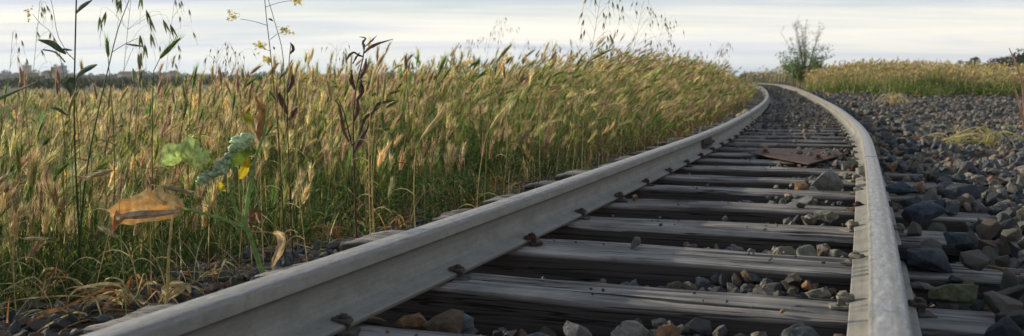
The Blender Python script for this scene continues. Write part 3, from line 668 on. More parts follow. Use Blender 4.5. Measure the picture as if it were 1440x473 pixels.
for q, (x, y, w, col, z, lab, k) in enumerate(HERO):
    p = px(x, y, 0)
    if x > 1200:
        for _ in range(12):
            g_, s_i = tie_gap(np.array([p.x]), np.array([p.y])); p = px(x, y, float(ground(p.x, p.y)) if (g_[0] > .12 or offset_of(p.x, p.y) > 1.1) else 0.0)
    dist = p.y; wd = w/FPX*dist; sink = 0.0
    if k == 'H' and x < 1200 and dist < 8 and 'on a sleeper' not in lab or k == 'B' and x < 1200:
        oo = float(offset_of(p.x, p.y)); sa = float(np.interp(p.y+oo*math.sin(math.atan(float(slope(p.y)))), YY, SS)); kk = round((sa-.10)/.609) if k == 'H' else math.floor(sa/.609); want = kk*.609+.118+wd*.40
        if k == 'B': want = min(max(sa, want), (kk+1)*.609-.12-wd*.3)
        d_ = want-sa; m_ = float(slope(p.y)); p = p+Vector((m_, 1, 0)).normalized()*d_; wd = w/FPX*p.y; sink = wd*.36
    v, f = stone_shape(15, np.random.default_rng(300+q), 1)
    ext = v[:, 0].max()-v[:, 0].min(); sc = wd/ext*1.08
    if 'flat' in lab or 'long' in lab or 'low' in lab or 'broad' in lab: v = v*np.array([1, .8, .62])
    if 'upright' in lab or 'point' in lab: v = v*np.array([1, .8, 1.5])
    if 'large' in lab: v = v*np.array([1, .8, 1.05])
    v = v*sc; v *= (.88 if k == 'H' else 1); v[:, 2] *= (1.15 if sink else 1); v[:, 2] -= v[:, 2].min(); b = Bulk(); b.add(v, f)
    o = obj('ballast_stone', b.mesh('ballast_stone'), stone_colour('stone_%02d' % q, tuple(c_*.82 for c_ in col)), None, p+Vector((0, .3*wd if not sink else 0, -.006-sink)))
    o.rotation_euler = (hr.gauss(0, .06), hr.gauss(0, .10), hr.uniform(-.5, .5)); tag(o, lab.replace('row of two knobbly pale stones', 'knobbly pale stone farther from the rail'), 'stone')
    hero_xy.append((o.location.x, o.location.y, wd*.55))
HX = np.array(hero_xy)
d = np.hypot(P_[:, None, 0]-HX[None, :, 0], P_[:, None, 1]-HX[None, :, 1])
okk = ~((d < HX[None, :, 2]*.95+Z_[:, None]*.4).any(1) & (P_[:, 1] < 9)); P_, Z_ = P_[okk], Z_[okk]
inview = (np.abs(P_[:, 0]) < .535*P_[:, 1]) & ((HCAM-P_[:, 2])/P_[:, 1] < (473-113.9)/FPX+.01)
score = np.where(inview, Z_/P_[:, 1], 0); order = np.argsort(-score); top = order[:298]; rest = order[298:]
SM = []
for k, (v, f) in enumerate(SH3): b = Bulk(); b.add(v, f); me = b.mesh('stone'); me.materials.append(M_STONE_O); SM.append(me)
for i in top:
    s = bpy.data.objects.new('stone', SM[int(rng.integers(len(SM)))]); C.objects.link(s); s.parent = ground_o
    s.location = P_[i]; s.scale = (Z_[i],)*3; s.rotation_euler = (rng.normal(0, .6), rng.normal(0, .6), rng.uniform(0, 6.28))
bk = Bulk(); Pr, Zr = P_[rest], Z_[rest]; near = Pr[:, 1] < 10
scatter_stones(bk, Pr[near], Zr[near], SH2, rng); scatter_stones(bk, Pr[~near], Zr[~near], SH1, rng)
tag(obj('ballast', bk.mesh('ballast'), M_STONE_A, ground_o), kind='stuff')
print('stones', len(P_), 'near', near.sum())
# ------------------------------------------------------------------ vegetation: the field, as stuff
rng = np.random.default_rng(77)
def gpos(X, Y, dz=0): return np.stack([X, Y, ground(X, Y)+dz], -1)
def left_spots(y0, y1, omax, dens, omin=0.0, rag=0.25):
    """points left of the weed edge, omin..omax metres beyond it"""
    n = int((y1-y0)*(omax-omin)*dens); Y = rng.uniform(y0, y1, n); e = edge_left(Y)+rag*((vnoise(Y, Y*0, 2.1, 31)-.5)*1.6+(vnoise(Y, Y*0, 5.5, 32)-.5)*.9)
    o = e-rng.uniform(omin, omax, n); m = slope(Y); nn = np.hypot(1, m)
    X = cen(Y)+o/nn; Y2 = Y-o*m/nn; k = (np.abs(X) < .60*Y2+.7) & (Y2 > 1.9); return X[k], Y2[k], (-(o-e))[k]
def windaz(n, X, Y): return rng.normal(0.0, 0.95, n)
HCOL = [PINK*1.05, TAN*1.05, STRAW*1.12, YGREEN*1.1, GREEN*1.3]
def field(bk, X, Y, dep, hmul, sides, awns, K, aw, hrad, leaves, rad, hl=.07, awn=.055, lean_mu=.18, spread=.3):
    n = len(X)
    kp = rng.uniform(0, 1, n) < .35+1.3*smooth(.25, .7, vnoise(X*1.0, Y, 2.3, 91)); X, Y, dep = X[kp], Y[kp], dep[kp]; n = len(X)
    h = np.clip(rng.normal(.54, .15, n), .18, .82)*hmul*np.clip(.34+dep*.62, .3, 1)*(.78+.44*vnoise(X, Y, 1.7, 92))*(1+.27*np.exp(-((X/Y-.115)/.085)**2)*smooth(4.5, 6.5, Y)-.07*smooth(.1, -.05, X/Y))
    wx = smooth(-.12, .08, X/Y); lean_m = lean_mu*(.5+.75*wx); lean = np.abs(rng.normal(lean_m, .08+.05*wx, n)); curl = np.clip(rng.exponential(.09, n), 0, .4)*np.clip(dep*1.2, .2, 1)
    sc = pick([GREEN, YGREEN, STRAW], [6, 3.2, 2.2], n); hc = pick(HCOL, [1.7, 2.0, 3.8, 2.6, 1.6], n)*(.85+.3*vnoise(X, Y, 1.1, 93))[:, None]
    barley(bk, gpos(X, Y, -.01), h, lean, windaz(n, X, Y), curl, sc, hc, hl, awns, awn, sides, leaves, K, rad, hrad, rng, aw, spread)
def blades(bk, X, Y, h, wd, cols, w, lean=(.1, .9), K=4, jit=.2):
    n = len(X); az_ = rng.uniform(0, 2*PI, n); d = np.stack([np.cos(az_), np.sin(az_), 0*az_], -1); t = np.linspace(0, 1, K)[None]
    ln = rng.uniform(lean[0], lean[1], n)
    P = gpos(X, Y, -.01)[:, None]+d[:, None]*(h[:, None]*ln[:, None]*t**1.8)[..., None]+np.array([0, 0, 1.])*(h[:, None]*(t-.45*ln[:, None]*t**2.4))[..., None]
    sa = az_+PI/2+rng.normal(0, .5, n); sd_ = np.stack([np.cos(sa), np.sin(sa), 0*sa], -1)
    prof_ = np.interp(np.linspace(0, 1, K), [0, .4, .8, 1], [.7, 1, .6, .04])
    ribbons(bk, P, prof_[None]*wd[:, None], sd_, pick(cols, w, n, jit=jit))
def litter(bk, X, Y, ln, wd, cols, w, zoff=.02):
    n = len(X); a = rng.uniform(0, 2*PI, n); t = np.linspace(-.5, .5, 4)[None]; d = np.stack([np.cos(a), np.sin(a), rng.normal(0, .28, n)], -1)
    P = gpos(X, Y, zoff)[:, None]+d[:, None]*(ln[:, None]*t)[..., None]+np.array([0, 0, 1.])*(rng.uniform(0, .35, n)*ln)[:, None, None]*(.25-t**2)[..., None]
    ribbons(bk, P, np.array([.5, 1, .8, .2])[None]*wd[:, None], np.stack([-np.sin(a), np.cos(a), rng.normal(0, .5, n)], -1), pick(cols, w, n))
def weeds(bk, X, Y, h, nl, ll, lw, cols, w):
    """low broad-leaved plants: leaves in whorls up a short stem"""
    n = len(X); b = gpos(X, Y, -.01); c = pick(cols, w, n); az_ = rng.uniform(0, 6.28, n)
    P = arcs(b, h, rng.uniform(0, .3, n), az_, np.zeros(n), 4); tubes(bk, P, np.full((1, 4), .0014), c, 3)
    for k in range(nl):
        t = (k+rng.uniform(0, 1, n))/nl; i = np.clip((t*3).astype(int), 0, 2); f = (t*3-i)[:, None]; q = P[np.arange(n), i]*(1-f)+P[np.arange(n), i+1]*f
        a = rng.uniform(0, 6.28, n); d = np.stack([np.cos(a), np.sin(a), rng.uniform(.1, 1.1, n)], -1); s_ = np.stack([-np.sin(a), np.cos(a), rng.normal(0, .3, n)], -1)
        l = ll*rng.uniform(.6, 1.2, n)*(1.1-.5*t); tt = np.linspace(0, 1, 3)[None]
        Q = q[:, None]+d[:, None]*(l[:, None]*tt)[..., None]-np.array([0, 0, 1.])*(l[:, None]*.35*tt**2)[..., None]
        ribbons(bk, Q, np.array([.25, 1, .08])[None]*lw*rng.uniform(.6, 1.3, (n, 1)), s_, c*rng.uniform(.75, 1.3, (n, 1)))

bk = Bulk()
X, Y, dp = left_spots(2.0, 7.0, 3.6, 175, .06); field(bk, X, Y, dp, 1.0, 3, 42, 6, .0022, .0072, 3, .0018, .100, .072, .18, .50)
X, Y, dp = left_spots(7.0, 15, 9.0, 84, .05); field(bk, X, Y, dp, 1.04, 0, 18, 5, .0046, .0090, 2, .0024, .125, .085, .38, .50)
X, Y, dp = left_spots(15, 34, 4.0, 60, .0); field(bk, X, Y, dp, 1.0, 0, 10, 4, .008, .010, 1, .0035, .12, .09, .34)
X, Y, dp = left_spots(34, 56, 3.0, 42, .0); field(bk, X, Y, dp, 1.0, 0, 6, 4, .011, .013, 1, .005, .09, .07, .2)
X, Y, dp = left_spots(15, 50, 42, 9, 3.5); field(bk, X, Y, dp, 1.0, 0, 7, 4, .014, .014, 1, .006, .11, .09, .2)
X, Y, dp = left_spots(50, 130, 100, 1.6, 0); field(bk, X, Y, dp, 1.0, 0, 6, 3, .05, .04, 1, .02, .25, .25, .2)
tag(obj('barley_field', bk.mesh('barley_field'), M_PLANT), 'dense field of ripening wild barley with tan bristly heads left of the track', 'grass', kind='stuff')

bk = Bulk()
X, Y, dp = left_spots(2.0, 6.5, 3.2, 1500); blades(bk, X, Y, rng.uniform(.08, .46, len(X))*np.clip(.45+dp, .4, 1), rng.uniform(.003, .0085, len(X)), [GREEN, DGREEN, YGREEN, STRAW, TAN], [5.5, 3.2, 2.0, 1.6, .6])
X, Y, dp = left_spots(6.5, 13, 4.5, 420); blades(bk, X, Y, rng.uniform(.12, .5, len(X))*np.clip(.45+dp, .4, 1), rng.uniform(.004, .009, len(X)), [GREEN, DGREEN, YGREEN, STRAW, BROWN], [4, 2, 2.5, 3.2, 1])
X, Y, dp = left_spots(13, 30, 3.5, 130); blades(bk, X, Y, rng.uniform(.12, .55, len(X))*np.clip(.45+dp, .4, 1), rng.uniform(.009, .018, len(X)), [GREEN, DGREEN, YGREEN, STRAW, BROWN], [3.5, 1.5, 2.5, 3.2, 1.4], K=3)
X, Y, dp = left_spots(30, 54, 2.5, 60); blades(bk, X, Y, rng.uniform(.12, .6, len(X)), rng.uniform(.015, .03, len(X)), [GREEN, YGREEN, STRAW, BROWN], [3, 2.5, 3, 1.4], K=3)
# low leafy weeds on the ground, thickest near the front edge
X, Y, dp = left_spots(2.0, 7, 2.4, 430, -.22, .6); weeds(bk, X, Y, rng.uniform(.04, .32, len(X))*np.clip(.6+dp, .5, 1), 10, .040, .013, [GREEN, DGREEN*1.2, YGREEN], [5, 3, 1.8])
X, Y, dp = left_spots(7, 20, 1.5, 120, -.15, .3); weeds(bk, X, Y, rng.uniform(.06, .3, len(X)), 7, .05, .020, [GREEN*.9, YGREEN, BROWN*1.8], [3, 2.5, 4.5])
# dry straw arching out over the stones along the edge
X, Y, dp = left_spots(2.0, 9, .8, 130, -.36, .4); blades(bk, X, Y, rng.uniform(.08, .30, len(X)), rng.uniform(.002, .005, len(X)), [STRAW, TAN, BROWN*1.6, np.array([.46, .24, .09])], [3, 3, 2, 2], (.2, 1.0), 5)
X, Y, dp = left_spots(9, 40, .8, 60, -.2, .3); blades(bk, X, Y, rng.uniform(.1, .32, len(X)), rng.uniform(.006, .014, len(X)), [STRAW, TAN, BROWN], [3, 3, 3], (.4, 1.6), 4)
X, Y, dp = left_spots(2.0, 7, .8, 420, -.4, .4); litter(bk, X, Y, rng.uniform(.04, .22, len(X)), rng.uniform(.002, .005, len(X)), [STRAW, TAN, BROWN*1.6], [3, 3, 2])
X, Y, dp = left_spots(2.0, 7, 2.5, 420, -.1, .3); litter(bk, X, Y, rng.uniform(.04, .25, len(X)), rng.uniform(.0015, .004, len(X)), [STRAW*.8, TAN*.8, BROWN], [3, 3, 2])
tag(obj('undergrowth', bk.mesh('undergrowth'), M_PLANT), 'green and straw coloured blades and low weeds under the barley', 'undergrowth', kind='stuff')

# the far grass bank beyond the ballast
bk = Bulk()
def bank(d0, d1, dens, xlo=6, xhi=34):
    n = int((xhi-xlo)*(d1-d0)*dens); X = rng.uniform(xlo, xhi, n); Y = berm_y(X)+rng.uniform(d0, d1, n)+1.2*(vnoise(X, X*0, .7, 41)-.5)
    k = (offset_of(X, np.clip(Y, -4, 60)) > .8) | (Y > 58); return X[k], Y[k]
X, Y = bank(-.3, 2.2, 150); blades(bk, X, Y, rng.uniform(.15, .55, len(X))*(.6+.8*vnoise(X, Y, .6, 68)), rng.uniform(.014, .034, len(X)), [GREEN, GREEN*.75, YGREEN, STRAW], [6, 3, 2.5, 1.0], (.1, .7), 3)
X, Y = bank(1.0, 5.5, 60); n = len(X); barley(bk, gpos(X, Y), rng.uniform(.25, .62, n)*(.62+.65*vnoise(X, Y, .45, 61))*(1+.30*np.exp(-((X/Y-.38)/.1)**2)), np.abs(rng.normal(.15, .1, n)), windaz(n, X, Y), rng.uniform(0, .3, n), pick([YGREEN, STRAW, GREEN], [3, 4, 1.5], n), pick([TAN, STRAW, PINK, YGREEN], [3, 2.5, 3, 2.5], n)*(.8+.4*vnoise(X, Y, .5, 63))[:, None], .08, 7, .09, 0, 1, 4, .005, .012, rng, .016, .5)
X, Y = bank(5, 24, 11); n = len(X); barley(bk, gpos(X, Y), rng.uniform(.35, .66, n)*(.7+.6*vnoise(X, Y, .35, 62)), np.abs(rng.normal(.15, .1, n)), windaz(n, X, Y), rng.uniform(0, .3, n), pick([YGREEN, STRAW, GREEN], [3, 4, 2], n), pick([TAN, STRAW, YGREEN], [3, 4, 2], n), .10, 7, .11, 0, 1, 4, .008, .014, rng, .02, .5)
X, Y = bank(-1.2, 1.5, 60); kk = vnoise(X, Y, .8, 66) > .45; X, Y = X[kk], Y[kk]; weeds(bk, X, Y, rng.uniform(.1, .4, len(X)), 6, .11, .045, [GREEN, YGREEN, STRAW*.8], [4, 3, 1])
X, Y = bank(-3.5, 1.0, 60, 14, 30); kk = vnoise(X, Y, .45, 67) > .60; X, Y = X[kk], Y[kk]; blades(bk, X, Y, rng.uniform(.12, .42, len(X)), rng.uniform(.012, .03, len(X)), [GREEN, YGREEN, STRAW], [4, 3, 2], (.1, .9), 3)
n = 900; X = rng.uniform(10.0, 15, n); Y = rng.uniform(31.5, 37.4, n); kk = offset_of(X, Y) > .95; X, Y = X[kk], Y[kk]; n = len(X)
barley(bk, gpos(X, Y), rng.uniform(.35, .72, n), np.abs(rng.normal(.15, .1, n)), windaz(n, X, Y), rng.uniform(0, .2, n), pick([YGREEN, STRAW, GREEN], [3, 2, 3], n), pick([TAN, STRAW, PINK, YGREEN], [3, 2.5, 2, 2.5], n), .08, 7, .09, 0, 2, 4, .005, .012, rng, .016, .5)
# thin growth creeping over the ballast in front of the bank
X, Y = bank(-9, .5, 16, 9, 30); k = vnoise(X, Y, .42, 44) > .60; X, Y = X[k], Y[k]; blades(bk, X, Y, rng.uniform(.08, .3, len(X)), rng.uniform(.01, .02, len(X)), [STRAW, YGREEN, TAN], [3, 2, 3], (.3, 1.4), 3)
tag(obj('grass_bank', bk.mesh('grass_bank'), M_PLANT), 'straw topped grass bank with a green foot beyond the ballast', 'grass', kind='stuff')

# ------------------------------------------------------------------ single plants
def at_base(x, Yd):
    """ground point below photo column x at depth Yd"""
    X = (x-720)/FPX*Yd; return np.array([X, Yd, float(ground(X, Yd))-.01])
def P3(x, y, Yd): return np.array(px(x, y, Y=Yd)[:])
def spline(pts, K):
    pts = np.asarray(pts, float); d = np.concatenate([[0], np.cumsum(np.linalg.norm(np.diff(pts, axis=0), axis=1))]); t = np.linspace(0, d[-1], K); out_ = []
    n = len(pts)
    for q in t:
        i = min(max(int(np.searchsorted(d, q)-1), 0), n-2); u = (q-d[i])/max(d[i+1]-d[i], 1e-9)
        p0_, p1, p2, p3 = pts[max(i-1, 0)], pts[i], pts[i+1], pts[min(i+2, n-1)]
        out_.append(.5*((2*p1)+(-p0_+p2)*u+(2*p0_-5*p1+4*p2-p3)*u*u+(-p0_+3*p1-3*p2+p3)*u**3))
    return np.array(out_)
def stem(bk, pts, r0, r1, col, K=14, sides=5):
    P = spline(pts, K); tubes(bk, P[None], np.linspace(r0, r1, K)[None], np.asarray(col, float)[None], sides); return P
def leaf(bk, pts, Yd, col, tilt=.5, fold=.25, depth=.0, K=12, wob=.0, lobes=0, seed=0, col2=None):
    """a thin leaf; pts are (photo x, photo y, half width px) along its midrib"""
    r = np.random.default_rng(seed+1000); a = np.array(pts, float); t = np.linspace(0, 1, len(a)); tt = np.linspace(0, 1, K)
    C_ = spline(np.array([P3(x, y, Yd+depth*math.sin(PI*q)) for (x, y, _), q in zip(a, t)]), K)
    hw = np.interp(tt, t, a[:, 2])/FPX*Yd
    if lobes: hw = hw*(1+.22*np.sin(tt*lobes*2*PI))
    T = np.gradient(C_, axis=0); T = norm(T); sd_ = norm(np.cross(T, np.array([0, 1., 0]))); nr = norm(np.cross(sd_, T))
    dirn = sd_*math.cos(tilt)+nr*math.sin(tilt); up = np.cross(dirn, T); U = np.linspace(-1, 1, 7)
    v = C_[:, None]+dirn[:, None]*(hw[:, None]*U/math.cos(tilt)*.98)[..., None]+up[:, None]*(hw[:, None]*fold*(np.abs(U)-.5)*1.2)[..., None]
    if wob: v = v+up[:, None]*(r.normal(0, wob, (K, 7))*hw[:, None])[..., None]+dirn[:, None]*(r.normal(0, wob*.5, (K, 7))*hw[:, None]*np.abs(U)**2)[..., None]
    i = (np.arange(K-1)[:, None]*7+np.arange(6)).ravel()
    c = np.asarray(col, float)*np.ones((K, 7, 3)); 
    if col2 is not None: w = (vnoise(tt[:, None]*9+seed, U[None]*3+0*tt[:, None], 1, seed) > .5)[..., None]; c = np.where(w, np.asarray(col2), c)
    c[:, 3] *= 1.35
    bk.add(v.reshape(-1, 3), np.stack([i, i+1, i+8, i+7], -1), c.reshape(-1, 3))
def single(name, bk, label, cat, group=None, m=None, sm=True):
    me = bk.mesh(name, sm); v0 = np.empty(len(me.vertices)*3, np.float32); me.vertices.foreach_get('co', v0); v0 = v0.reshape(-1, 3)
    k = v0[:, 2].argmin(); org = v0[k].copy(); me.vertices.foreach_set('co', (v0-org).ravel()); me.update()
    return tag(obj(name, me, m or M_PLANT, None, Vector(org.tolist())), label, cat, group)
def rooted(name, loc, label, cat, parts, group=None):
    t = thing(name, Vector([float(q) for q in loc]), label, cat, group)
    for nm, bk, *rest_ in parts:
        me = bk.mesh(nm, True); v0 = np.empty(len(me.vertices)*3, np.float32); me.vertices.foreach_get('co', v0); me.vertices.foreach_set('co', (v0.reshape(-1, 3)-np.array(loc)).astype(np.float32).ravel()); me.update()
        o = obj(nm, me, rest_[0] if rest_ else M_PLANT, t)
        if len(rest_) > 1: o['label'] = rest_[1]
        if nm in ('spikelets', 'flowers', 'foliage', 'crown'): o['kind'] = 'stuff'
    return t

def hero_barley(bx, hx, hy, tx, ty, Yd, scol, hcol, label, group=None, big=1.0, rad=.0017, awns=60):
    b = at_base(bx, Yd); h = P3(hx, hy, Yd); tip = P3(tx, ty, Yd); d = tip-h; T = d/np.linalg.norm(d)
    s_, hd = Bulk(), Bulk()
    P = stem(s_, [b, b*.45+h*.55+np.array([-.02*np.sign(tx-hx), 0, 0]), h-T*.03, h], rad*1.2, rad*.8, scol, 14, 5)
    r = np.random.default_rng(int(hx*7+hy))
    heads(hd, h[None], T[None], np.array([np.linalg.norm(d)*.74]), np.asarray(hcol)[None], awns, np.linalg.norm(d)*.42*1.0, .0062*big, r, .32, .0011)
    # one or two leaves on the stem
    for q in range(2):
        i = int(r.uniform(2, 10)); a = r.uniform(-1, 1); p = P[i]; L_ = r.uniform(.08, .18); t = np.linspace(0, 1, 6)[:, None]
        sg = 1 if a > 0 else -1; Q = p+np.array([sg*L_*.7, a*.05, 0])*t+np.array([0, 0, 1.])*L_*(.7*t-.9*t**2)
        ribbons(s_, Q[None], (np.array([.8, 1, 1, .8, .5, .05])*.0038)[None], np.array([[0, .6, .8]]), np.asarray(scol)*.8)
    return rooted('wild_barley', b, label, 'grass stalk', [('stem', s_), ('seed_head', hd)], group)
GH = GREEN*1.5; YH = YGREEN*1.3
hero_barley(146, 152, 80, 149, 40, 3.45, GREEN, GH, 'green upright barley head left of the long leaning stalk, high against the sky')
hero_barley(212, 225, 82, 263, 38, 3.15, GREEN, GH*1.1, 'large green barley head slanting right against the sky near the oat spikelets', big=1.25)
hero_barley(192, 196, 98, 199, 64, 3.25, YGREEN, TAN*.8, 'small brown barley head upright left of the large slanting green one')
hero_barley(596, 616, 105, 631, 66, 3.6, GREEN, GH, 'green barley head tilted right alone above the field centre', big=1.1)
hero_barley(566, 571, 97, 570, 69, 3.8, BROWN, PINK*.8, 'slim brown barley head standing straight, left of the lone green tilted one')
hero_barley(680, 701, 83, 726, 52, 4.2, YGREEN, YH, 'yellow-green barley head slanting right in front of distant oats')
hero_barley(800, 832, 84, 870, 60, 4.6, YGREEN, YH, 'pale yellow-green barley head arching right below the tall oat panicle')
hero_barley(520, 530, 94, 545, 66, 3.3, STRAW, STRAW, 'straw coloured barley head bowed beside the dark withered dock')
hero_barley(36, 31, 118, 27, 82, 3.55, YGREEN, PINK, 'pinkish barley head upright against the distant town near the left edge')
hero_barley(80, 83, 118, 79, 88, 3.65, YGREEN, PINK, 'pinkish barley head just left of the tall leafy stem')
hero_barley(120, 116, 104, 113, 78, 3.75, YGREEN, TAN, 'thin tan barley head close behind the tall leafy stem')
hero_barley(268, 271, 122, 279, 78, 3.55, GREEN, GH, 'upright dark green barley head right of the large slanting one')
hero_barley(306, 311, 120, 307, 82, 3.65, YGREEN, PINK, 'pinkish barley head standing left of the mustard stems')
hero_barley(366, 376, 108, 397, 78, 3.55, STRAW, TAN*1.2, 'tan barley head tilted right at the foot of the mustard stems')
hero_barley(398, 404, 116, 414, 74, 3.45, STRAW, STRAW, 'bright straw barley head right of the mustard stems')
hero_barley(430, 420, 138, 424, 84, 3.35, STRAW, STRAW*1.1, 'broad pale barley head catching the sun right of the mustard stems', big=1.3, awns=90)
hero_barley(350, 352, 104, 372, 86, 3.45, STRAW, TAN, 'short tan barley head leaning toward the yellow mustard flowers')
PALE = np.array([.55, .46, .30])
hero_barley(118, 158, 240, 108, 250, 3.05, STRAW, PALE, 'bleached barley head hanging level left of the curled green leaves')
hero_barley(10, 33, 336, 76, 334, 2.90, STRAW, PALE, 'bleached fluffy barley head lying level low at the left edge')
hero_barley(190, 165, 336, 134, 312, 2.85, STRAW, PALE*.9, 'bleached barley head pointing down left beside the dead orange leaf')
hero_barley(-10, -6, 262, 18, 236, 2.95, STRAW, PALE, 'bleached barley head cut by the left edge of the view')
hero_barley(205, 226, 262, 290, 272, 3.10, STRAW, PALE*.8, 'thin silvery barley head bent right above the dead orange leaf')
hero_barley(585, 592, 196, 640, 128, 3.5, STRAW, STRAW, 'long straw coloured stalk slanting up right in mid field')
hero_barley(668, 690, 180, 722, 132, 3.9, STRAW, STRAW*1.1, 'long pale stalk slanting right with its head above the ballast edge weeds')
gr = random.Random(9)
for q in range(44):
    x = gr.choice([gr.uniform(0, 560), gr.uniform(0, 560), gr.uniform(560, 1000)]); Yd = gr.uniform(3.4, 5.0) if x < 560 else gr.uniform(4.8, 8.0)
    ty = gr.uniform(86, 116) if x < 560 else gr.uniform(72, 100); ln = .115/Yd*FPX; an = gr.gauss(.12 if x < 560 else .5, .22)
    hx, hy = x, ty+ln*math.cos(an)
    sc, hc = gr.choice([(STRAW, PINK), (YGREEN, TAN), (STRAW, STRAW), (YGREEN, PINK), (GREEN, GH)])
    hero_barley(x-gr.uniform(0, 25), hx, hy, x+ln*math.sin(an), ty, Yd, sc*gr.uniform(.8, 1.15), hc*gr.uniform(.8, 1.15),
                'barley stalk whose bristly head stands clear just above the field, one of many alike', 'barley heads standing out above the field', awns=40)

def oat(bx, topx, topy, Yd, nb, label, group=None, span=.16, sl=.022, col=None, lean=1.0, seed=0, frac=.45, rad=.0013):
    r = np.random.default_rng(seed+50); col = np.array([.34, .33, .17]) if col is None else col
    b = at_base(bx, Yd); tp_ = P3(topx, topy, Yd); mid = b*.5+tp_*.5+np.array([-.03*lean, 0, .02])
    s_, k_ = Bulk(), Bulk(); P = stem(s_, [b, mid, tp_], rad, rad*.4, col, 20, 4); K = 20
    for q in range(nb):
        u = 1-frac*(q+r.uniform(0, .6))/nb; i = min(int(u*(K-1)), K-2); p = P[i]; side = 1 if r.uniform() < .62 else -1
        L_ = span*r.uniform(.35, 1.0)*(1.25-.8*(u-1+frac)/frac*.6); a = np.array([side*r.uniform(.3, 1), r.normal(0, .6), r.uniform(.3, 1.2)]); a /= np.linalg.norm(a)
        e = p+a*L_*.75; e2 = e+np.array([a[0]*.2, a[1]*.2, -.35])*L_*.5; stem(s_, [p, p*.4+e*.6+np.array([0, 0, .01]), e, e2], rad*.35, rad*.22, col, 7, 3)
        for w in range(r.integers(1, 3)):
            st_ = e2 if w == 0 else (p*.3+e*.7)+r.normal(0, .012, 3); dn = np.array([a[0]*.25+r.normal(0, .15), r.normal(0, .2), -1.]); dn /= np.linalg.norm(dn)
            for sg in (-1, 1):
                d2 = dn+np.array([sg*.14, 0, 0]); Q = st_+d2*np.linspace(0, 1, 4)[:, None]*sl; tubes(k_, Q[None], (np.array([.1, 1, .7, .05])*sl*.075)[None], (col*r.uniform(.8, 1.5))[None], 4)
            Q = st_+dn*np.linspace(.6, 1.9, 3)[:, None]*sl; tubes(k_, Q[None], np.full((1, 3), .0004*Yd/2.5), col[None], 3)
    return rooted('wild_oat', b, label, 'oat stalk', [('stem', s_), ('spikelets', k_)], group)
oat(42, 56, 2, 2.7, 10, 'thin wild oat with few drooping spikelets at the left edge against the sky', span=.12, seed=1, frac=.35)
oat(12, 18, 44, 2.8, 6, 'short faint oat stalk at the very left edge above the town', span=.08, seed=2, frac=.3)
oat(170, 186, -22, 2.4, 11, 'large wild oat with long green spikelets hanging at the top of the view', span=.15, sl=.040, col=np.array([.30, .35, .18]), seed=3, frac=.33)
oat(225, 246, -6, 2.9, 9, 'slender oat stalk rising right of the large slanting barley head', span=.10, seed=4, frac=.3, rad=.001)
oat(310, 306, 66, 3.6, 14, 'feathery grey oat panicle left of the mustard flowers', span=.13, sl=.016, seed=5, frac=.22)
oat(336, 332, 72, 3.8, 12, 'second feathery grey oat panicle, nearer the mustard stems', span=.12, sl=.016, seed=6, frac=.2)
oat(476, 474, 62, 4.5, 10, 'faint small oat left of the dark withered dock', span=.12, sl=.016, seed=7, frac=.2)
oat(818, 846, -12, 4.6, 16, 'tallest wild oat with large dark spikelets leaving the top of the view right of centre', span=.22, sl=.036, col=np.array([.40, .36, .19]), seed=8, frac=.34, rad=.0018)
oat(870, 905, 2, 5.6, 20, 'wide nodding oat panicle spreading right of the tallest one', span=.36, sl=.026, seed=9, frac=.34, rad=.0015)
oat(905, 932, 34, 6.2, 14, 'lower oat panicle at the right end of the cluster over the barley', span=.26, sl=.024, seed=10, frac=.3)
for q, (x, y) in enumerate([(656, 56), (690, 44), (706, 28), (738, 62), (772, 60), (800, 68), (1016, 60), (600, 84), (980, 76), (1006, 74)]):
    oat(x-14, x, y, 6.6+(q % 5)*.6, 11, 'small feathery oat panicle among a row of them over the middle of the field', 'oat panicles over the middle of the field', span=.20, sl=.017, seed=20+q, frac=.18, rad=.0012)

# tall leafy stem, left
Yd = 3.5; b = at_base(106, Yd); s_, l_ = Bulk(), Bulk(); LC = np.array([.055, .095, .055])
stem(s_, [b, P3(105, 200, Yd), P3(105, 100, Yd), P3(108, -25, Yd)], .0032, .0026, [.085, .085, .055], 16, 7)
stem(s_, [P3(104, 84, Yd), P3(96, 76, Yd), P3(88, 70, Yd)], .0016, .001, LC, 6, 5); stem(s_, [P3(99, 80, Yd), P3(82, 52, Yd), P3(74, 10, Yd), P3(66, -20, Yd)], .0012, .0009, [.12, .12, .07], 8, 4)
leaf(l_, [(93, 76, 1), (84, 70, 4), (72, 62, 6), (60, 58, 3.5), (53, 56, .5)], Yd, LC, .5, .3, .02, seed=1); leaf(l_, [(86, 69, .6), (94, 70, 1.8), (102, 71, .3)], Yd, LC, .3, .2, seed=2)
leaf(l_, [(106, 112, 1), (112, 104, 4), (122, 97, 4), (137, 91, .5)], Yd, LC*1.1, .4, .3, .02, seed=3); leaf(l_, [(104, 110, 2), (98, 118, 6), (104, 130, 7), (100, 138, 2)], Yd, LC*.8, .3, .5, .02, seed=4, wob=.1)
leaf(l_, [(106, 20, .8), (112, 12, 3.5), (120, 6, 3), (130, 0, .5)], Yd, LC*1.2, .4, .3, seed=5); leaf(l_, [(72, 152, .8), (82, 154, 2.5), (95, 163, .5)], Yd, LC*.8, .3, .3, seed=6)
rooted('leafy_weed', b, 'tall dark straight weed stem with narrow pointed leaves near the left edge', 'plant', [('stem', s_), ('leaves', l_, M_LEAFMID)])
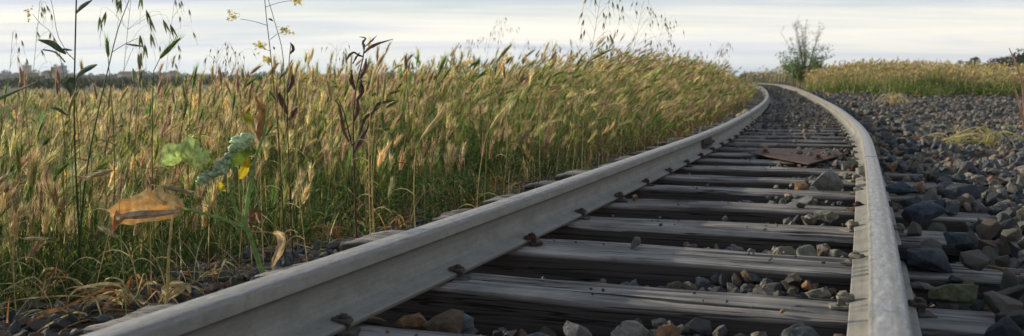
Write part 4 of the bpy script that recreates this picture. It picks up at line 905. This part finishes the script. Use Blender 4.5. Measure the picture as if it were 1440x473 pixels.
# long leaning green stalk and arching blade
Yd = 3.4; b = at_base(96, Yd); s_ = Bulk(); G2 = np.array([.085, .135, .06])
stem(s_, [b, P3(122, 240, Yd), P3(157, 76, Yd), P3(170, 30, Yd), P3(190, -20, Yd)], .0042, .0012, G2, 20, 6); stem(s_, [P3(157, 74, Yd), P3(176, 62, Yd), P3(194, 54, Yd)], .0014, .0008, G2, 6, 5)
leaf(s_, [(176, 62, .5), (190, 64, 1.6), (204, 66, .4)], Yd, G2, .2, .2, seed=7); leaf(s_, [(60, 70, 1), (78, 74, 1.2), (92, 88, 1)], Yd, G2, .2, .2, seed=9)
single('grass_stalk', s_, 'long smooth green stalk leaning right across the left part of the sky', 'grass stalk')
s_ = Bulk(); b = at_base(-60, 2.4); leaf(s_, [(-75, 260, 2), (-30, 160, 4), (0, 138, 4), (25, 127, 3), (52, 115, .5)], 2.4, np.array([.10, .16, .06]), .6, .3, .03, K=20, seed=10); single('grass_tuft', s_, 'green blade of grass arching in from the left edge', 'grass blade')

# mustard in flower
Yd = 3.3; b = at_base(398, Yd); s_, f_, l_ = Bulk(), Bulk(), Bulk(); MG = np.array([.10, .14, .055])
stem(s_, [b, P3(392, 200, Yd), P3(382, 90, Yd), P3(374, 20, Yd), P3(371, -20, Yd)], .0026, .0013, MG, 16, 5)
stem(s_, [P3(400, 170, Yd), P3(398, 80, Yd), P3(386, 30, Yd), P3(373, -15, Yd)], .0017, .001, MG, 12, 5)
def twig(pts, fl=None, sc=1.0):
    stem(s_, [P3(x, y, Yd) for x, y in pts], .0010, .0007, MG*1.1, 7, 4)
    if fl:
        r = np.random.default_rng(int(fl[0])); c = P3(fl[0], fl[1], Yd)
        for q in range(22):
            q0 = c+r.normal(0, 1, 3)*np.array([.0095, .009, .008])*sc; n_ = norm(r.normal(0, 1, 3)+np.array([0, -.5, .6])); a = norm(np.cross(n_, [1, .2, .1])); b2 = np.cross(n_, a)
            for k in range(4):
                an = k*PI/2+r.uniform(0, .4); dr = a*math.cos(an)+b2*math.sin(an); sd_ = np.cross(n_, dr); v = [q0, q0+dr*.0045+sd_*.0028, q0+dr*.0065+n_*.001, q0+dr*.0045-sd_*.0028]
                f_.add(v, [[0, 1, 2, 3]], np.array([.72, .60, .05])*r.uniform(.7, 1.1))
twig([(376, 36), (356, 30), (338, 27)], (328, 22), 1.1); twig([(380, 56), (390, 48), (396, 46)], (401, 43)); twig([(381, 72), (374, 70), (372, 70)], (366, 66), 1.05); twig([(382, 88), (380, 86), (379, 86)], (376, 84), .7); twig([(374, 10), (392, 4), (410, 1)], (419, 0), 1.05)
for (x, y, x2, y2) in ((384, 30, 377, 27), (386, 70, 384, 66), (392, 112, 400, 104), (387, 140, 378, 128)): leaf(l_, [(x, y, .5), ((x+x2)/2, (y+y2)/2-1, 1.6), (x2, y2, .3)], Yd, MG*.8, .3, .2, seed=x)
rooted('mustard_plant', b, 'thin wild mustard with small clusters of yellow flowers against the sky', 'flower', [('stem', s_), ('flowers', f_), ('leaves', l_, M_LEAFMID)])
Yd = 3.4; b = at_base(30, Yd); s_, f_ = Bulk(), Bulk(); 
stem(s_, [P3(98, 160, Yd), P3(80, 60, Yd), P3(58, 35, Yd), P3(46, 20, Yd)], .0011, .0007, MG, 10, 4)
stem(s_, [at_base(100, Yd), P3(98, 160, Yd)], .0016, .0011, MG, 4, 4); b = at_base(100, Yd)
twig2 = f_
for q in range(20):
    r = np.random.default_rng(q); q0 = P3(40+r.normal(0, 2.6), 18+r.normal(0, 2.6)+(8 if q > 15 else 0), Yd+r.normal(0, .008)); a = norm(r.normal(0, 1, 3)); c2 = norm(np.cross(a, [0, 1, .3]))
    f_.add([q0, q0+a*.006, q0+a*.008+c2*.004, q0+c2*.006], [[0, 1, 2, 3]], np.array([.62, .55, .12])*r.uniform(.6, 1))
rooted('mustard_sprig', b, 'bent sprig with a small dull yellow flower tuft near the top left corner', 'flower', [('stem', s_), ('flowers', f_)])

# crinkled green plant with the curled clustered heads and yellowing leaves
Yd = 2.75; b = at_base(368, Yd); s_, l_, y_, d_ = Bulk(), Bulk(), Bulk(), Bulk(); SG = np.array([.22, .33, .12])
base2 = P3(372, 392, Yd); stem(s_, [base2, P3(356, 345, Yd), P3(348, 322, Yd), P3(330, 290, Yd), P3(322, 250, Yd)], .0085, .0035, SG, 16, 8)
stem(s_, [P3(345, 318, Yd), P3(350, 270, Yd), P3(360, 220, Yd), P3(372, 185, Yd), P3(378, 150, Yd)], .0065, .003, SG*1.25, 14, 8)
stem(s_, [P3(350, 322, Yd), P3(318, 310, Yd), P3(285, 300, Yd), P3(258, 293, Yd)], .0060, .0038, SG*1.3, 10, 8)
stem(s_, [P3(352, 326, Yd), P3(368, 326, Yd), P3(384, 328, Yd)], .003, .002, STRAW*.8, 6, 6); stem(s_, [P3(330, 284, Yd), P3(310, 272, Yd), P3(306, 262, Yd)], .002, .0015, SG, 6, 6)
leaf(l_, [(292, 232, 3), (280, 222, 17), (262, 216, 20), (246, 218, 17), (232, 226, 11), (226, 232, 3)], Yd, np.array([.50, .66, .22]), .35, .35, .04, K=26, wob=.22, lobes=3, seed=11, col2=np.array([.58, .68, .24]))
leaf(l_, [(288, 240, 2), (292, 228, 8), (298, 218, 5), (300, 212, 1)], Yd, np.array([.24, .28, .05]), .3, .3, .02, K=14, wob=.12, seed=12)
leaf(l_, [(360, 212, 2), (346, 215, 8), (332, 224, 9), (324, 238, 3)], Yd, np.array([.16, .24, .035]), .4, .4, .03, K=18, wob=.15, lobes=2, seed=13, col2=np.array([.10, .17, .04]))
leaf(y_, [(349, 222, 2), (346, 234, 5), (340, 246, 6), (336, 252, 1)], Yd, np.array([.58, .45, .03]), .3, .3, .02, K=12, wob=.15, seed=14)
leaf(y_, [(308, 256, 2), (312, 264, 4), (318, 268, 1)], Yd, np.array([.5, .42, .03]), .3, .3, .02, K=10, wob=.15, seed=15)
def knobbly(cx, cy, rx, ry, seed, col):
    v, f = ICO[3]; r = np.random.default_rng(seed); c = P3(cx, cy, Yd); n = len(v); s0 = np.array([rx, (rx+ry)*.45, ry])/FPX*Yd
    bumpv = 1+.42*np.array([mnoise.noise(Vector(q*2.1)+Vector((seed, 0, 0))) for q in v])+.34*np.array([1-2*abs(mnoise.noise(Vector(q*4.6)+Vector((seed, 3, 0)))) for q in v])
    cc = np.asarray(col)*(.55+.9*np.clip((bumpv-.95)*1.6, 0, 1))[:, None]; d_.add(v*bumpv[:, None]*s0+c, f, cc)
AC = np.array([.46, .60, .38])
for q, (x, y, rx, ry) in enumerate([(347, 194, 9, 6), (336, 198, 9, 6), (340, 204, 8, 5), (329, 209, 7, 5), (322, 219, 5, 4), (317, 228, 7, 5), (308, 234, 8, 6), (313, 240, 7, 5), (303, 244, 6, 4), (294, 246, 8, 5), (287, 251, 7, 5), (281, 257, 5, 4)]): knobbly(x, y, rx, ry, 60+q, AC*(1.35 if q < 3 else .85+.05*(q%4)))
leaf(y_, [(366, 205, 3), (362, 188, 9), (367, 170, 12), (368, 154, 9), (360, 134, 1)], Yd, np.array([.46, .28, .12]), .4, .4, .05, K=18, wob=.16, seed=16, col2=np.array([.36, .19, .07]))
leaf(y_, [(358, 188, 2), (352, 174, 7), (346, 160, 7), (352, 148, 1)], Yd, np.array([.28, .34, .04]), .4, .3, .03, K=14, wob=.15, seed=17, col2=np.array([.50, .22, .05]))
leaf(y_, [(352, 322, 2), (352, 306, 7), (360, 300, 6), (366, 312, 2)], Yd, np.array([.22, .11, .05]), .3, .6, .04, K=12, wob=.25, seed=18)
leaf(y_, [(384, 328, 1), (394, 330, 6), (396, 345, 7), (388, 362, 4), (382, 378, 1)], Yd, np.array([.52, .40, .24]), .3, .6, .04, K=14, wob=.3, seed=19)
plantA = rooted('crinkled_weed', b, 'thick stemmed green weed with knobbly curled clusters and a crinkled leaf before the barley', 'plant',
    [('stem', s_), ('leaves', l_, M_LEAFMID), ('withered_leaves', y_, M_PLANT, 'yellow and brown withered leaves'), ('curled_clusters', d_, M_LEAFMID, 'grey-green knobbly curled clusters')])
y_ = Bulk(); leaf(y_, [(259, 293, 2), (253, 288, 12), (244, 286, 21), (233, 288, 27), (215, 292, 23), (198, 295, 25), (180, 299, 20), (168, 302, 21), (161, 306, 14), (157, 308, 12)], Yd-.03, np.array([.78, .40, .13]), .45, .22, .04, K=15, wob=.11, seed=20, col2=np.array([.58, .42, .20]))
leaf(y_, [(254, 297, 1), (232, 300, 4), (206, 302, 6), (180, 304, 6), (163, 308, 3)], Yd-.055, np.array([.48, .38, .28]), .2, .5, .02, K=12, wob=.12, seed=22, col2=np.array([.36, .27, .18]))
leaf(y_, [(172, 300, 9), (165, 310, 7), (160, 320, 4), (157, 330, .5)], Yd-.04, np.array([.50, .26, .12]), .3, .4, .02, K=8, wob=.2, seed=77)
me = y_.mesh('dead_leaf', True); lf = obj('dead_leaf', me, M_LEAFMID, plantA); lf['label'] = 'large orange-brown dead leaf on a green stalk'
lf.matrix_parent_inverse = Matrix.Translation(plantA.location).inverted()
# pale dry stick under the dead leaf
s_ = Bulk(); Yd = 2.62; stem(s_, [P3(233, 440, Yd), P3(236, 400, Yd), P3(238, 350, Yd), P3(243, 303, Yd)], .0048, .0030, STRAW*.85, 14, 7); stem(s_, [P3(243, 303, Yd), P3(242, 297, Yd)], .0016, .0007, STRAW*.7, 4, 5)
stem(s_, [P3(233, 405, Yd), P3(222, 370, Yd), P3(205, 350, Yd), P3(196, 345, Yd)], .0022, .0012, STRAW*.8, 8, 5)
leaf(s_, [(235, 420, 2), (250, 408, 6), (262, 402, 4), (268, 412, 1)], Yd, STRAW*.9, .4, .6, .03, wob=.2, seed=23); leaf(s_, [(236, 418, 2), (228, 408, 3), (240, 400, 4), (258, 398, 1)], Yd, TAN, .4, .6, .03, wob=.2, seed=24)
single('dry_stalk', s_, 'pale dry broken stalk standing under the large dead leaf', 'dry stalk')

# dark withered dock
Yd = 3.5; b = at_base(500, Yd); s_, l_ = Bulk(), Bulk(); DC = np.array([.075, .048, .040]); D2 = np.array([.15, .085, .058])
stem(s_, [b, P3(497, 200, Yd), P3(500, 130, Yd), P3(510, 85, Yd), P3(513, 62, Yd)], .0044, .0022, D2, 16, 7)
stem(s_, [P3(495, 205, Yd), P3(484, 160, Yd), P3(476, 140, Yd)], .003, .0015, DC, 8, 6)
for k, pts in enumerate([[(511, 80, 1), (504, 78, 3), (497, 74, 2), (490, 80, 3), (489, 84, .5)], [(512, 75, 2), (519, 68, 4), (530, 62, 2), (553, 55, .5)], [(512, 70, 2), (510, 60, 3), (514, 54, 2), (505, 52, .4)],
        [(513, 66, 1), (522, 58, 2), (530, 50, .4)], [(505, 112, 2), (512, 98, 6), (515, 82, 1)], [(501, 142, 2), (508, 130, 7), (508, 112, 1)], [(500, 128, 2), (494, 114, 6), (495, 98, 1)],
        [(497, 172, 2), (502, 154, 7), (503, 136, 1)], [(520, 168, 1), (530, 148, 3), (545, 143, 3), (557, 141, .5)], [(505, 190, 2), (512, 168, 5), (524, 158, 3), (534, 150, .5)], [(490, 200, 2), (482, 180, 5), (477, 150, 4), (470, 140, .5)],
        [(498, 215, 2), (508, 195, 6), (516, 180, 4), (520, 168, .5)], [(496, 90, 1), (500, 82, 3), (506, 74, .5)]]):
    leaf(l_, [(a_, b_, w_*.62) for a_, b_, w_ in pts], Yd, [DC, D2, DC*1.2][k % 3], .4, .5, .015, wob=.2, seed=30+k)
rooted('withered_dock', b, 'dark purple-brown withered dock with curled leaves rising from the barley', 'plant', [('stem', s_), ('leaves', l_, M_PLANT)])
Yd = 3.6; s_, l_ = Bulk(), Bulk(); b = at_base(408, Yd); stem(s_, [b, P3(404, 150, Yd), P3(409, 62, Yd)], .003, .0015, D2, 10, 6)
for k, pts in enumerate([[(408, 76, 1), (412, 68, 3), (408, 60, .4)], [(404, 130, 2), (410, 112, 5), (406, 96, 2), (411, 84, .4)], [(404, 160, 2), (396, 145, 5), (392, 130, 2)], [(406, 170, 2), (414, 155, 5), (420, 150, 1)]]): leaf(l_, pts, Yd, D2*.8, .4, .6, .02, wob=.2, seed=50+k)
rooted('reddish_dock', b, 'slim reddish brown dock spike behind the mustard stems', 'plant', [('stem', s_), ('leaves', l_, M_PLANT)])

# dry tufts lying over the stones, lower left
def tuft(cx, cy, n, spread, hgt, label, cols, seed, z=-.15, wd=.004, bias=0.0, Yd=None):
    r = np.random.default_rng(seed); p = px(cx, cy, z); s_ = Bulk(); c = np.array(p[:])
    for q in range(n):
        a = r.uniform(0, 2*PI); d = np.array([math.cos(a)+bias, math.sin(a)*.8, 0]); L_ = spread*r.uniform(.4, 1.1); h = hgt*r.uniform(.2, 1.1); st_ = c+r.normal(0, .02, 3)*np.array([1, 1, 0])
        kink = r.uniform(.3, .7); P = spline([st_, st_+d*L_*kink*.6+[0, 0, h], st_+d*L_*.9+[0, 0, h*r.uniform(.2, .9)], st_+d*L_*1.1+r.normal(0, .02, 3)+[0, 0, -.02+h*r.uniform(-.2, .6)]], 9)
        w = wd*r.uniform(.5, 1.5); cc = np.array(cols[r.integers(len(cols))])*r.uniform(.7, 1.2); sd_ = norm(r.normal(0, 1, 3)+np.array([0, 0, .3]))
        tw = np.array([sd_*math.cos(u*2)+np.cross(sd_, [0, 1, 0])*math.sin(u*2) for u in np.linspace(0, 1, 9)]); ribbons(s_, P[None], (np.array([.6, .9, 1, 1, 1, .9, .7, .4, .05])*w)[None], tw[None], cc)
    return single('dry_grass_tuft', s_, label, 'dry grass')
DCOL = [STRAW, TAN, STRAW*.8, BROWN*1.5, np.array([.40, .20, .08])]
tuft(180, 428, 26, .22, .07, 'tangle of dry orange and straw blades spread over the stones at bottom left', DCOL, 1, -.14, .007, -.5)
tuft(228, 425, 16, .12, .09, 'dry curled blades heaped by the foot of the broken stalk', DCOL, 2, -.13, .007, .2)
tuft(120, 448, 10, .26, .05, 'few long dry blades lying flat at the bottom left corner', DCOL, 3, -.15, .006, -.3)
tuft(400, 352, 16, .10, .10, 'small tuft of curled brown blades by the crinkled weed foot', DCOL, 4, -.16, .005)
tuft(520, 318, 22, .15, .13, 'fan of orange-brown dry blades at the field edge left of the sunlit sleeper ends', DCOL, 5, -.16, .005)
for q_, (x_, y_, n_, sp_, h_) in enumerate([(560, 330, 18, .13, .10), (470, 342, 16, .14, .09), (640, 300, 16, .12, .14), (330, 392, 16, .14, .08), (60, 420, 18, .20, .08), (690, 280, 14, .14, .13)]):
    tuft(x_, y_, n_, sp_, h_, ['small orange straw tuft in the stones below the fan of dry blades', 'low brown dry tuft among stones near the left rail, right of the crinkled weed', 'pale curled straw tuft at the field edge above the rail', 'dry brown tuft between the crinkled weed and the bottom left stones', 'brown dry tuft in the weeds near the bottom left corner', 'thin straw tuft beside the sleeper ends near the field edge'][q_], DCOL, 30+q_, -.16, .006)
tuft(600, 300, 24, .20, .16, 'upright straw tuft at the field edge above the left rail', [STRAW, STRAW*1.1, TAN], 6, -.16, .005)
tuft(742, 262, 20, .18, .20, 'tall straw tuft leaning over the edge stones near the middle of the rail', [STRAW, TAN], 7, -.15, .006)
tuft(1395, 208, 30, .42, .16, 'pale yellow dry tuft growing from the ballast at the right', [STRAW, STRAW*.9, YGREEN*1.3], 8, -.02, .014, -.3)
tuft(1345, 205, 14, .40, .16, 'sparse brown dry tuft in the ballast left of the pale yellow one', [TAN, STRAW*.7], 9, -.02, .010, -.4)
tuft(1255, 150, 30, .5, .28, 'dry straw tuft on the ballast before the far grass bank', [STRAW, TAN], 10, 0, .022)
tuft(1100, 272, 0+10, .10, .015, 'wisp of dry straw lying on a sleeper between the rails', [TAN, STRAW], 11, .002, .004) if False else None
for (x0, y0, x1, y1, x2, y2, Yd, lab) in ((1441, 158, 1436, 110, 1419, 68, 2.2, 'reddish dry blade rising at the right edge, the taller of two'), (1443, 190, 1434, 150, 1422, 106, 2.2, 'reddish dry blade at the right edge, the lower of two')):
    s_ = Bulk(); leaf(s_, [(x0+16, 345, 2), (x0+6, 250, 2), (x0, y0, 2.2), (x1, y1, 1.8), (x2, y2, .4)], Yd, np.array([.42, .25, .17]), .5, .4, .02, K=18, seed=int(y0)); single('dry_grass', s_, lab, 'grass blade')
# chips and sticks on the sleepers
for (x0, y0, x1, y1, z, w, lab) in ((1384, 374, 1440, 388, .006, .012, 'long yellowish wood splinter lying on a sleeper right of the track'), (769, 375, 789, 363, -.10, .014, 'short brown stick standing in the gap before the second sleeper'),
        (1092, 460, 1098, 444, -.03, .006, 'thin reddish twig between stones at the bottom near the right rail'), (517, 447, 543, 452, -.08, .007, 'pale twig across the brown stones by the left rail')):
    s_ = Bulk(); a = px(x0, y0, z); b2 = px(x1, y1, z) if abs(y1-y0) < 15 and 'stand' not in lab else px(x1, y1, Y=a.y+.03); P = spline([np.array(a[:]), np.array(((a+b2)/2)[:])+[0, 0, .003], np.array(b2[:])], 6)
    tubes(s_, P[None], (np.array([.5, 1, .9, 1, .8, .3])*w*.5)[None], np.array([[.32, .20, .09]]) if 'yellow' in lab or 'pale' in lab else np.array([[.2, .1, .06]]), 5); single('wood_splinter', s_, lab, 'stick', sm=False)

# ------------------------------------------------------------------ background
def crown(bk, c, R3, n, size, cols, w, r, lump=7):
    cl = r.normal(0, 1, (lump, 3)); cl = norm(cl)*r.uniform(.25, .8, (lump, 1))*R3; cr = r.uniform(.35, .6, lump)
    k = r.integers(0, lump, n); d = norm(r.normal(0, 1, (n, 3)))*(r.uniform(.5, 1, (n, 1))**.5); p = c+cl[k]+d*cr[k][:, None]*R3
    a = norm(r.normal(0, 1, (n, 3))); b2 = norm(np.cross(a, r.normal(0, 1, (n, 3)))); s = size*r.uniform(.5, 1.4, (n, 1))
    v = np.stack([p-a*s, p-b2*s*.6, p+a*s, p+b2*s*.6], 1); f = np.arange(n*4).reshape(n, 4)
    lc = pick(cols, w, lump, r); cc = lc[k]*r.uniform(.7, 1.3, (n, 1)); bk.add(v.reshape(-1, 3), f, np.repeat(cc, 4, 0))
TG = [np.array([.050, .085, .028]), np.array([.065, .10, .035]), np.array([.09, .115, .04])]
def tree(x, ybase_z, Yd, ytop, wpx, label, seed, cols=TG, squat=.75):
    r = np.random.default_rng(seed); X = (x-720)/FPX*Yd; z0 = float(ground(X, Yd)); H = HCAM+(113.9-ytop)/FPX*Yd-z0; Wd = wpx/FPX*Yd; t_, c_ = Bulk(), Bulk(); b = np.array([X, Yd, z0-.1])
    P = stem(t_, [b, b+[.03*H, 0, .3*H], b+[0, 0, .6*H], b+[.02*H, 0, .85*H]], .045*H, .012*H, [.09, .065, .045], 8, 7)
    for q in range(7): i = 2+q % 5; e = P[i]+np.array([r.normal(0, .3)*Wd, r.normal(0, .3)*Wd, .22*H]); stem(t_, [P[i], (P[i]+e)/2+[0, 0, -.02*H], e], .015*H, .005*H, [.09, .065, .045], 5, 5)
    crown(c_, b+np.array([0, 0, H*.58]), np.array([Wd*.5, Wd*.5, H*.40]), 2600, .030*H, cols, [1, 1, 1], r, 11)
    return rooted('tree', b, label, 'tree', [('trunk', t_), ('crown', c_)])
tree(1366, 0, 150, 78, 40, 'round green tree standing beyond the bank, left of the darker tree at the right edge', 1)
DT = [np.array([.035, .05, .026]), np.array([.06, .05, .035]), np.array([.05, .07, .03])]
tree(1428, 0, 170, 66, 60, 'dark spreading tree at the right edge behind the grass bank', 2, DT); tree(1392, 0, 175, 82, 34, 'small dark tree just left of the big spreading one', 3, DT); tree(1462, 0, 160, 66, 60, 'dark tree partly cut off by the right edge of the view', 4, DT)
tree(1330, 0, 190, 90, 30, 'low bush-like tree barely showing over the bank left of the round green one', 5)
# lone shrub on the bank
Yd = 38.0; X = (1131-720)/FPX*Yd; b = np.array([X, Yd, float(ground(X, Yd))]); r = np.random.default_rng(4); s_, l_, f_ = Bulk(), Bulk(), Bulk()
for q in range(20):
    a = r.uniform(0, 6.28); sp_ = r.uniform(.1, 1.15); hh = r.uniform(1.3, 2.8)*(1-.22*sp_); sp_ *= (hh/2.6)**.5; e = b+np.array([math.cos(a)*sp_*1.05, math.sin(a)*sp_*.8, hh]); m_ = b+np.array([math.cos(a)*sp_*.42, math.sin(a)*sp_*.32, hh*.52])
    P = stem(s_, [b+r.normal(0, .05, 3)*[1, 1, 0], m_, e], .013, .005, [.13, .14, .08], 10, 4)
    for w in range(8):
        i = r.integers(3, 10); d = norm(np.array([r.normal(0, 1), r.normal(0, 1), .9])); L_ = r.uniform(.15, .42); e2 = P[i]+d*L_; stem(s_, [P[i], P[i]+d*L_*.5, e2], .006, .003, [.13, .14, .08], 4, 3)
        n = 7; p = P[i]+d*L_*r.uniform(.2, 1, (n, 1))+r.normal(0, .035, (n, 3)); aa = norm(r.normal(0, 1, (n, 3))); bb = norm(np.cross(aa, r.normal(0, 1, (n, 3)))); sz = r.uniform(.012, .03, (n, 1))
        v = np.stack([p-aa*sz, p-bb*sz*.6, p+aa*sz, p+bb*sz*.6], 1); l_.add(v.reshape(-1, 3), np.arange(n*4).reshape(n, 4), np.array([.26, .28, .17])*r.uniform(.7, 1.3))
n = 6500; a = r.uniform(0, 6.28, n); hz_ = r.beta(1.2, 2.4, n)*1.6; rr_ = 1.25*(.30+.55*np.sin(np.clip(hz_/1.5, 0, 1)*2.2))*r.uniform(.1, 1, n)**.6*(.55+.75*vnoise(a*1.6, hz_*4, 1, 71)); keep_ = vnoise(a*2.2, hz_*5, 1, 72) > .12+.35*hz_/1.6
p = (b+np.stack([np.cos(a)*rr_, np.sin(a)*rr_*.8, hz_+.15], -1))[keep_]; n = len(p); aa = norm(r.normal(0, 1, (n, 3))); bb = norm(np.cross(aa, r.normal(0, 1, (n, 3)))); sz = r.uniform(.02, .06, (n, 1))
l_.add(np.stack([p-aa*sz, p-bb*sz*.5, p+aa*sz, p+bb*sz*.5], 1).reshape(-1, 3), np.arange(n*4).reshape(n, 4), np.repeat(pick([np.array([.13, .22, .08]), np.array([.19, .29, .11]), np.array([.25, .32, .17])], [1, 1, 1], n, r), 4, 0))
rooted('shrub', b, 'lone shrub with thin bare upper branches on the bank past the track bend', 'shrub', [('branches', s_), ('foliage', l_)])
# wooded town along the horizon, left
bk = Bulk(); r = np.random.default_rng(8)
def belt(x0, x1, Y0, Y1, ytop, n, wv, cols):
    xs = r.uniform(x0, x1, n); Ys = r.uniform(Y0, Y1, n)
    for x, Yd in zip(xs, Ys):
        X = (x-720)/FPX*Yd; H = (HCAM+1.5+(113.9-ytop-r.normal(0, 1.3)+1.6*math.sin(x*.035))/FPX*Yd); H = max(H*r.uniform(.8, 1.05), 2.5); Wd = H*r.uniform(.7, 1.3)
        crown(bk, np.array([X, Yd, -1.2+H*.5]), np.array([Wd*.55, Wd*.5, H*.48]), 130, H*.09, cols, [1, 1, 1], r, 5)
FT = [np.array([.035, .055, .03]), np.array([.05, .07, .035]), np.array([.03, .045, .03])]
belt(-250, 640, 620, 950, 102, 520, 1, FT); belt(-250, 620, 260, 420, 109, 260, 1, FT); belt(-250, 600, 150, 240, 112, 170, 1, FT); belt(560, 1100, 650, 900, 101, 170, 1, FT); belt(1040, 1700, 500, 700, 101, 120, 1, FT)
tag(obj('far_woodland', bk.mesh('far_woodland'), M_PLANT), 'dark belt of distant trees along the horizon', 'woods', kind='stuff')
def box_bulk(b, x0, x1, y0, y1, z0, z1, col):
    v = [(x, y, z) for z in (z0, z1) for x, y in ((x0, y0), (x1, y0), (x1, y1), (x0, y1))]; b.add(v, [[0, 3, 2, 1], [4, 5, 6, 7], [0, 1, 5, 4], [1, 2, 6, 5], [2, 3, 7, 6], [3, 0, 4, 7]], col)
def building(x0, x1, ytop, Yd, label, col, floors, bays, roof='flat'):
    s = Yd/FPX; X0, X1 = (x0-720)*s, (x1-720)*s; Zt = HCAM+(113.9-ytop)*s; z0 = -1.5; w_ = Bulk(); D = max(8, (X1-X0)*.7); c = np.array([(X0+X1)/2, Yd, z0])
    box_bulk(w_, X0, X1, Yd, Yd+D, z0, Zt, col); t = rooted('building', c, label, 'building', [('wall', w_)])
    rf = Bulk()
    if roof == 'flat': box_bulk(rf, X0-.3, X1+.3, Yd-.3, Yd+D+.3, Zt+.01, Zt+.6, [.25, .25, .25]); box_bulk(rf, X0+(X1-X0)*.3, X0+(X1-X0)*.6, Yd+2, Yd+5, Zt+.62, Zt+2.6, col)
    else: rf.add([(X0-.4, Yd-.4, Zt), (X1+.4, Yd-.4, Zt), (X1+.4, Yd+D+.4, Zt), (X0-.4, Yd+D+.4, Zt), (X0+1, Yd+D/2, Zt+2.2), (X1-1, Yd+D/2, Zt+2.2)], [[0, 1, 5, 4], [2, 3, 4, 5]], [.2, .12, .10]); rf.add([(X0-.4, Yd-.4, Zt), (X0+1, Yd+D/2, Zt+2.2), (X0-.4, Yd+D+.4, Zt), (X1+.4, Yd-.4, Zt), (X1-1, Yd+D/2, Zt+2.2), (X1+.4, Yd+D+.4, Zt)], [[0, 1, 2], [3, 5, 4]], [.2, .12, .10])
    o = obj('roof', rf.mesh('roof'), M_BLD, t, -Vector(c.tolist()))
    wm = Bulk(); ww = (X1-X0)/bays*.5; wh = (Zt-z0)/floors*.5; box_bulk(wm, -ww/2, ww/2, -.12, .05, -wh/2, wh/2, [.06, .07, .08]); me = wm.mesh('window'); me.materials.append(M_BLD)
    for i in range(floors):
        for j in range(bays): o = bpy.data.objects.new('window', me); C.objects.link(o); o.parent = t; o.location = Vector((X0+(X1-X0)*(j+.5)/bays, Yd-.03, z0+(Zt-z0)*(i+.55)/floors))-Vector(c.tolist())
M_BLD = plant_mat('building_paint', 0.0, .8, nscale=.3, var=.12)
building(35, 41, 93, 760, 'slim pale tower block on the horizon near the left edge', [.5, .48, .45], 6, 2)
building(75, 83, 95.5, 740, 'grey tower block on the horizon behind the tall leafy stem, left of its twin', [.42, .40, .38], 5, 3)
building(86, 91, 93.5, 780, 'taller narrow block just right of the grey tower block', [.38, .38, .40], 6, 2)
building(60, 72, 104, 600, 'low white house among the distant trees left of the grey tower blocks', [.62, .62, .60], 2, 3, 'pitched')
building(168, 196, 105.5, 600, 'long low pale shed in the distant town below the long leaning stalk', [.60, .60, .58], 1, 6, 'pitched')
building(236, 250, 104.5, 610, 'small pale house in the distant town right of the long low shed', [.58, .56, .52], 2, 3, 'pitched')
building(0, 22, 107, 560, 'low grey warehouse in the distant town at the left edge', [.40, .42, .44], 1, 4)
# radio mast
s_ = Bulk(); Yd = 700; q = Yd/FPX; X = (435-720)*q; zt = HCAM+(113.9-80)*q
for sx, sy in ((-1, -1), (1, -1), (0, 1)): tubes(s_, np.array([[[X+sx*1.2, Yd+sy*1.2, -1.4], [X+sx*.2, Yd+sy*.2, zt]]]), np.full((1, 2), .13), np.array([[.3, .3, .3]]), 4)
for k in range(12): z = -1+k*(zt+1)/12; w = 1.2-(k/12.0); tubes(s_, np.array([[[X-w, Yd-w, z], [X+w, Yd-w, z+1.2], [X, Yd+w, z+.3], [X-w, Yd-w, z]]]), np.full((1, 4), .08), np.array([[.3, .3, .3]]), 3)
single('radio_mast', s_, 'thin lattice mast on the horizon left of centre', 'mast', sm=False)

# ------------------------------------------------------------------ haze: one closed box of even air
bm = bmesh.new(); bm_box(bm, (0, 470, 14), (1900, 1060, 46)); me = bm_mesh('haze', bm); hz_m = bpy.data.materials.new('haze_air'); hz_m.use_nodes = True; t = hz_m.node_tree; t.nodes.clear()
o = N(t, 'ShaderNodeOutputMaterial'); pv = N(t, 'ShaderNodeVolumePrincipled'); pv.inputs['Color'].default_value = (.80, .88, 1, 1); pv.inputs['Density'].default_value = .00022; pv.inputs['Anisotropy'].default_value = .3; L(t, pv, 0, o, 'Volume')
hazeo = tag(obj('haze', me, hz_m), kind='stuff'); hazeo.display_type = 'WIRE'
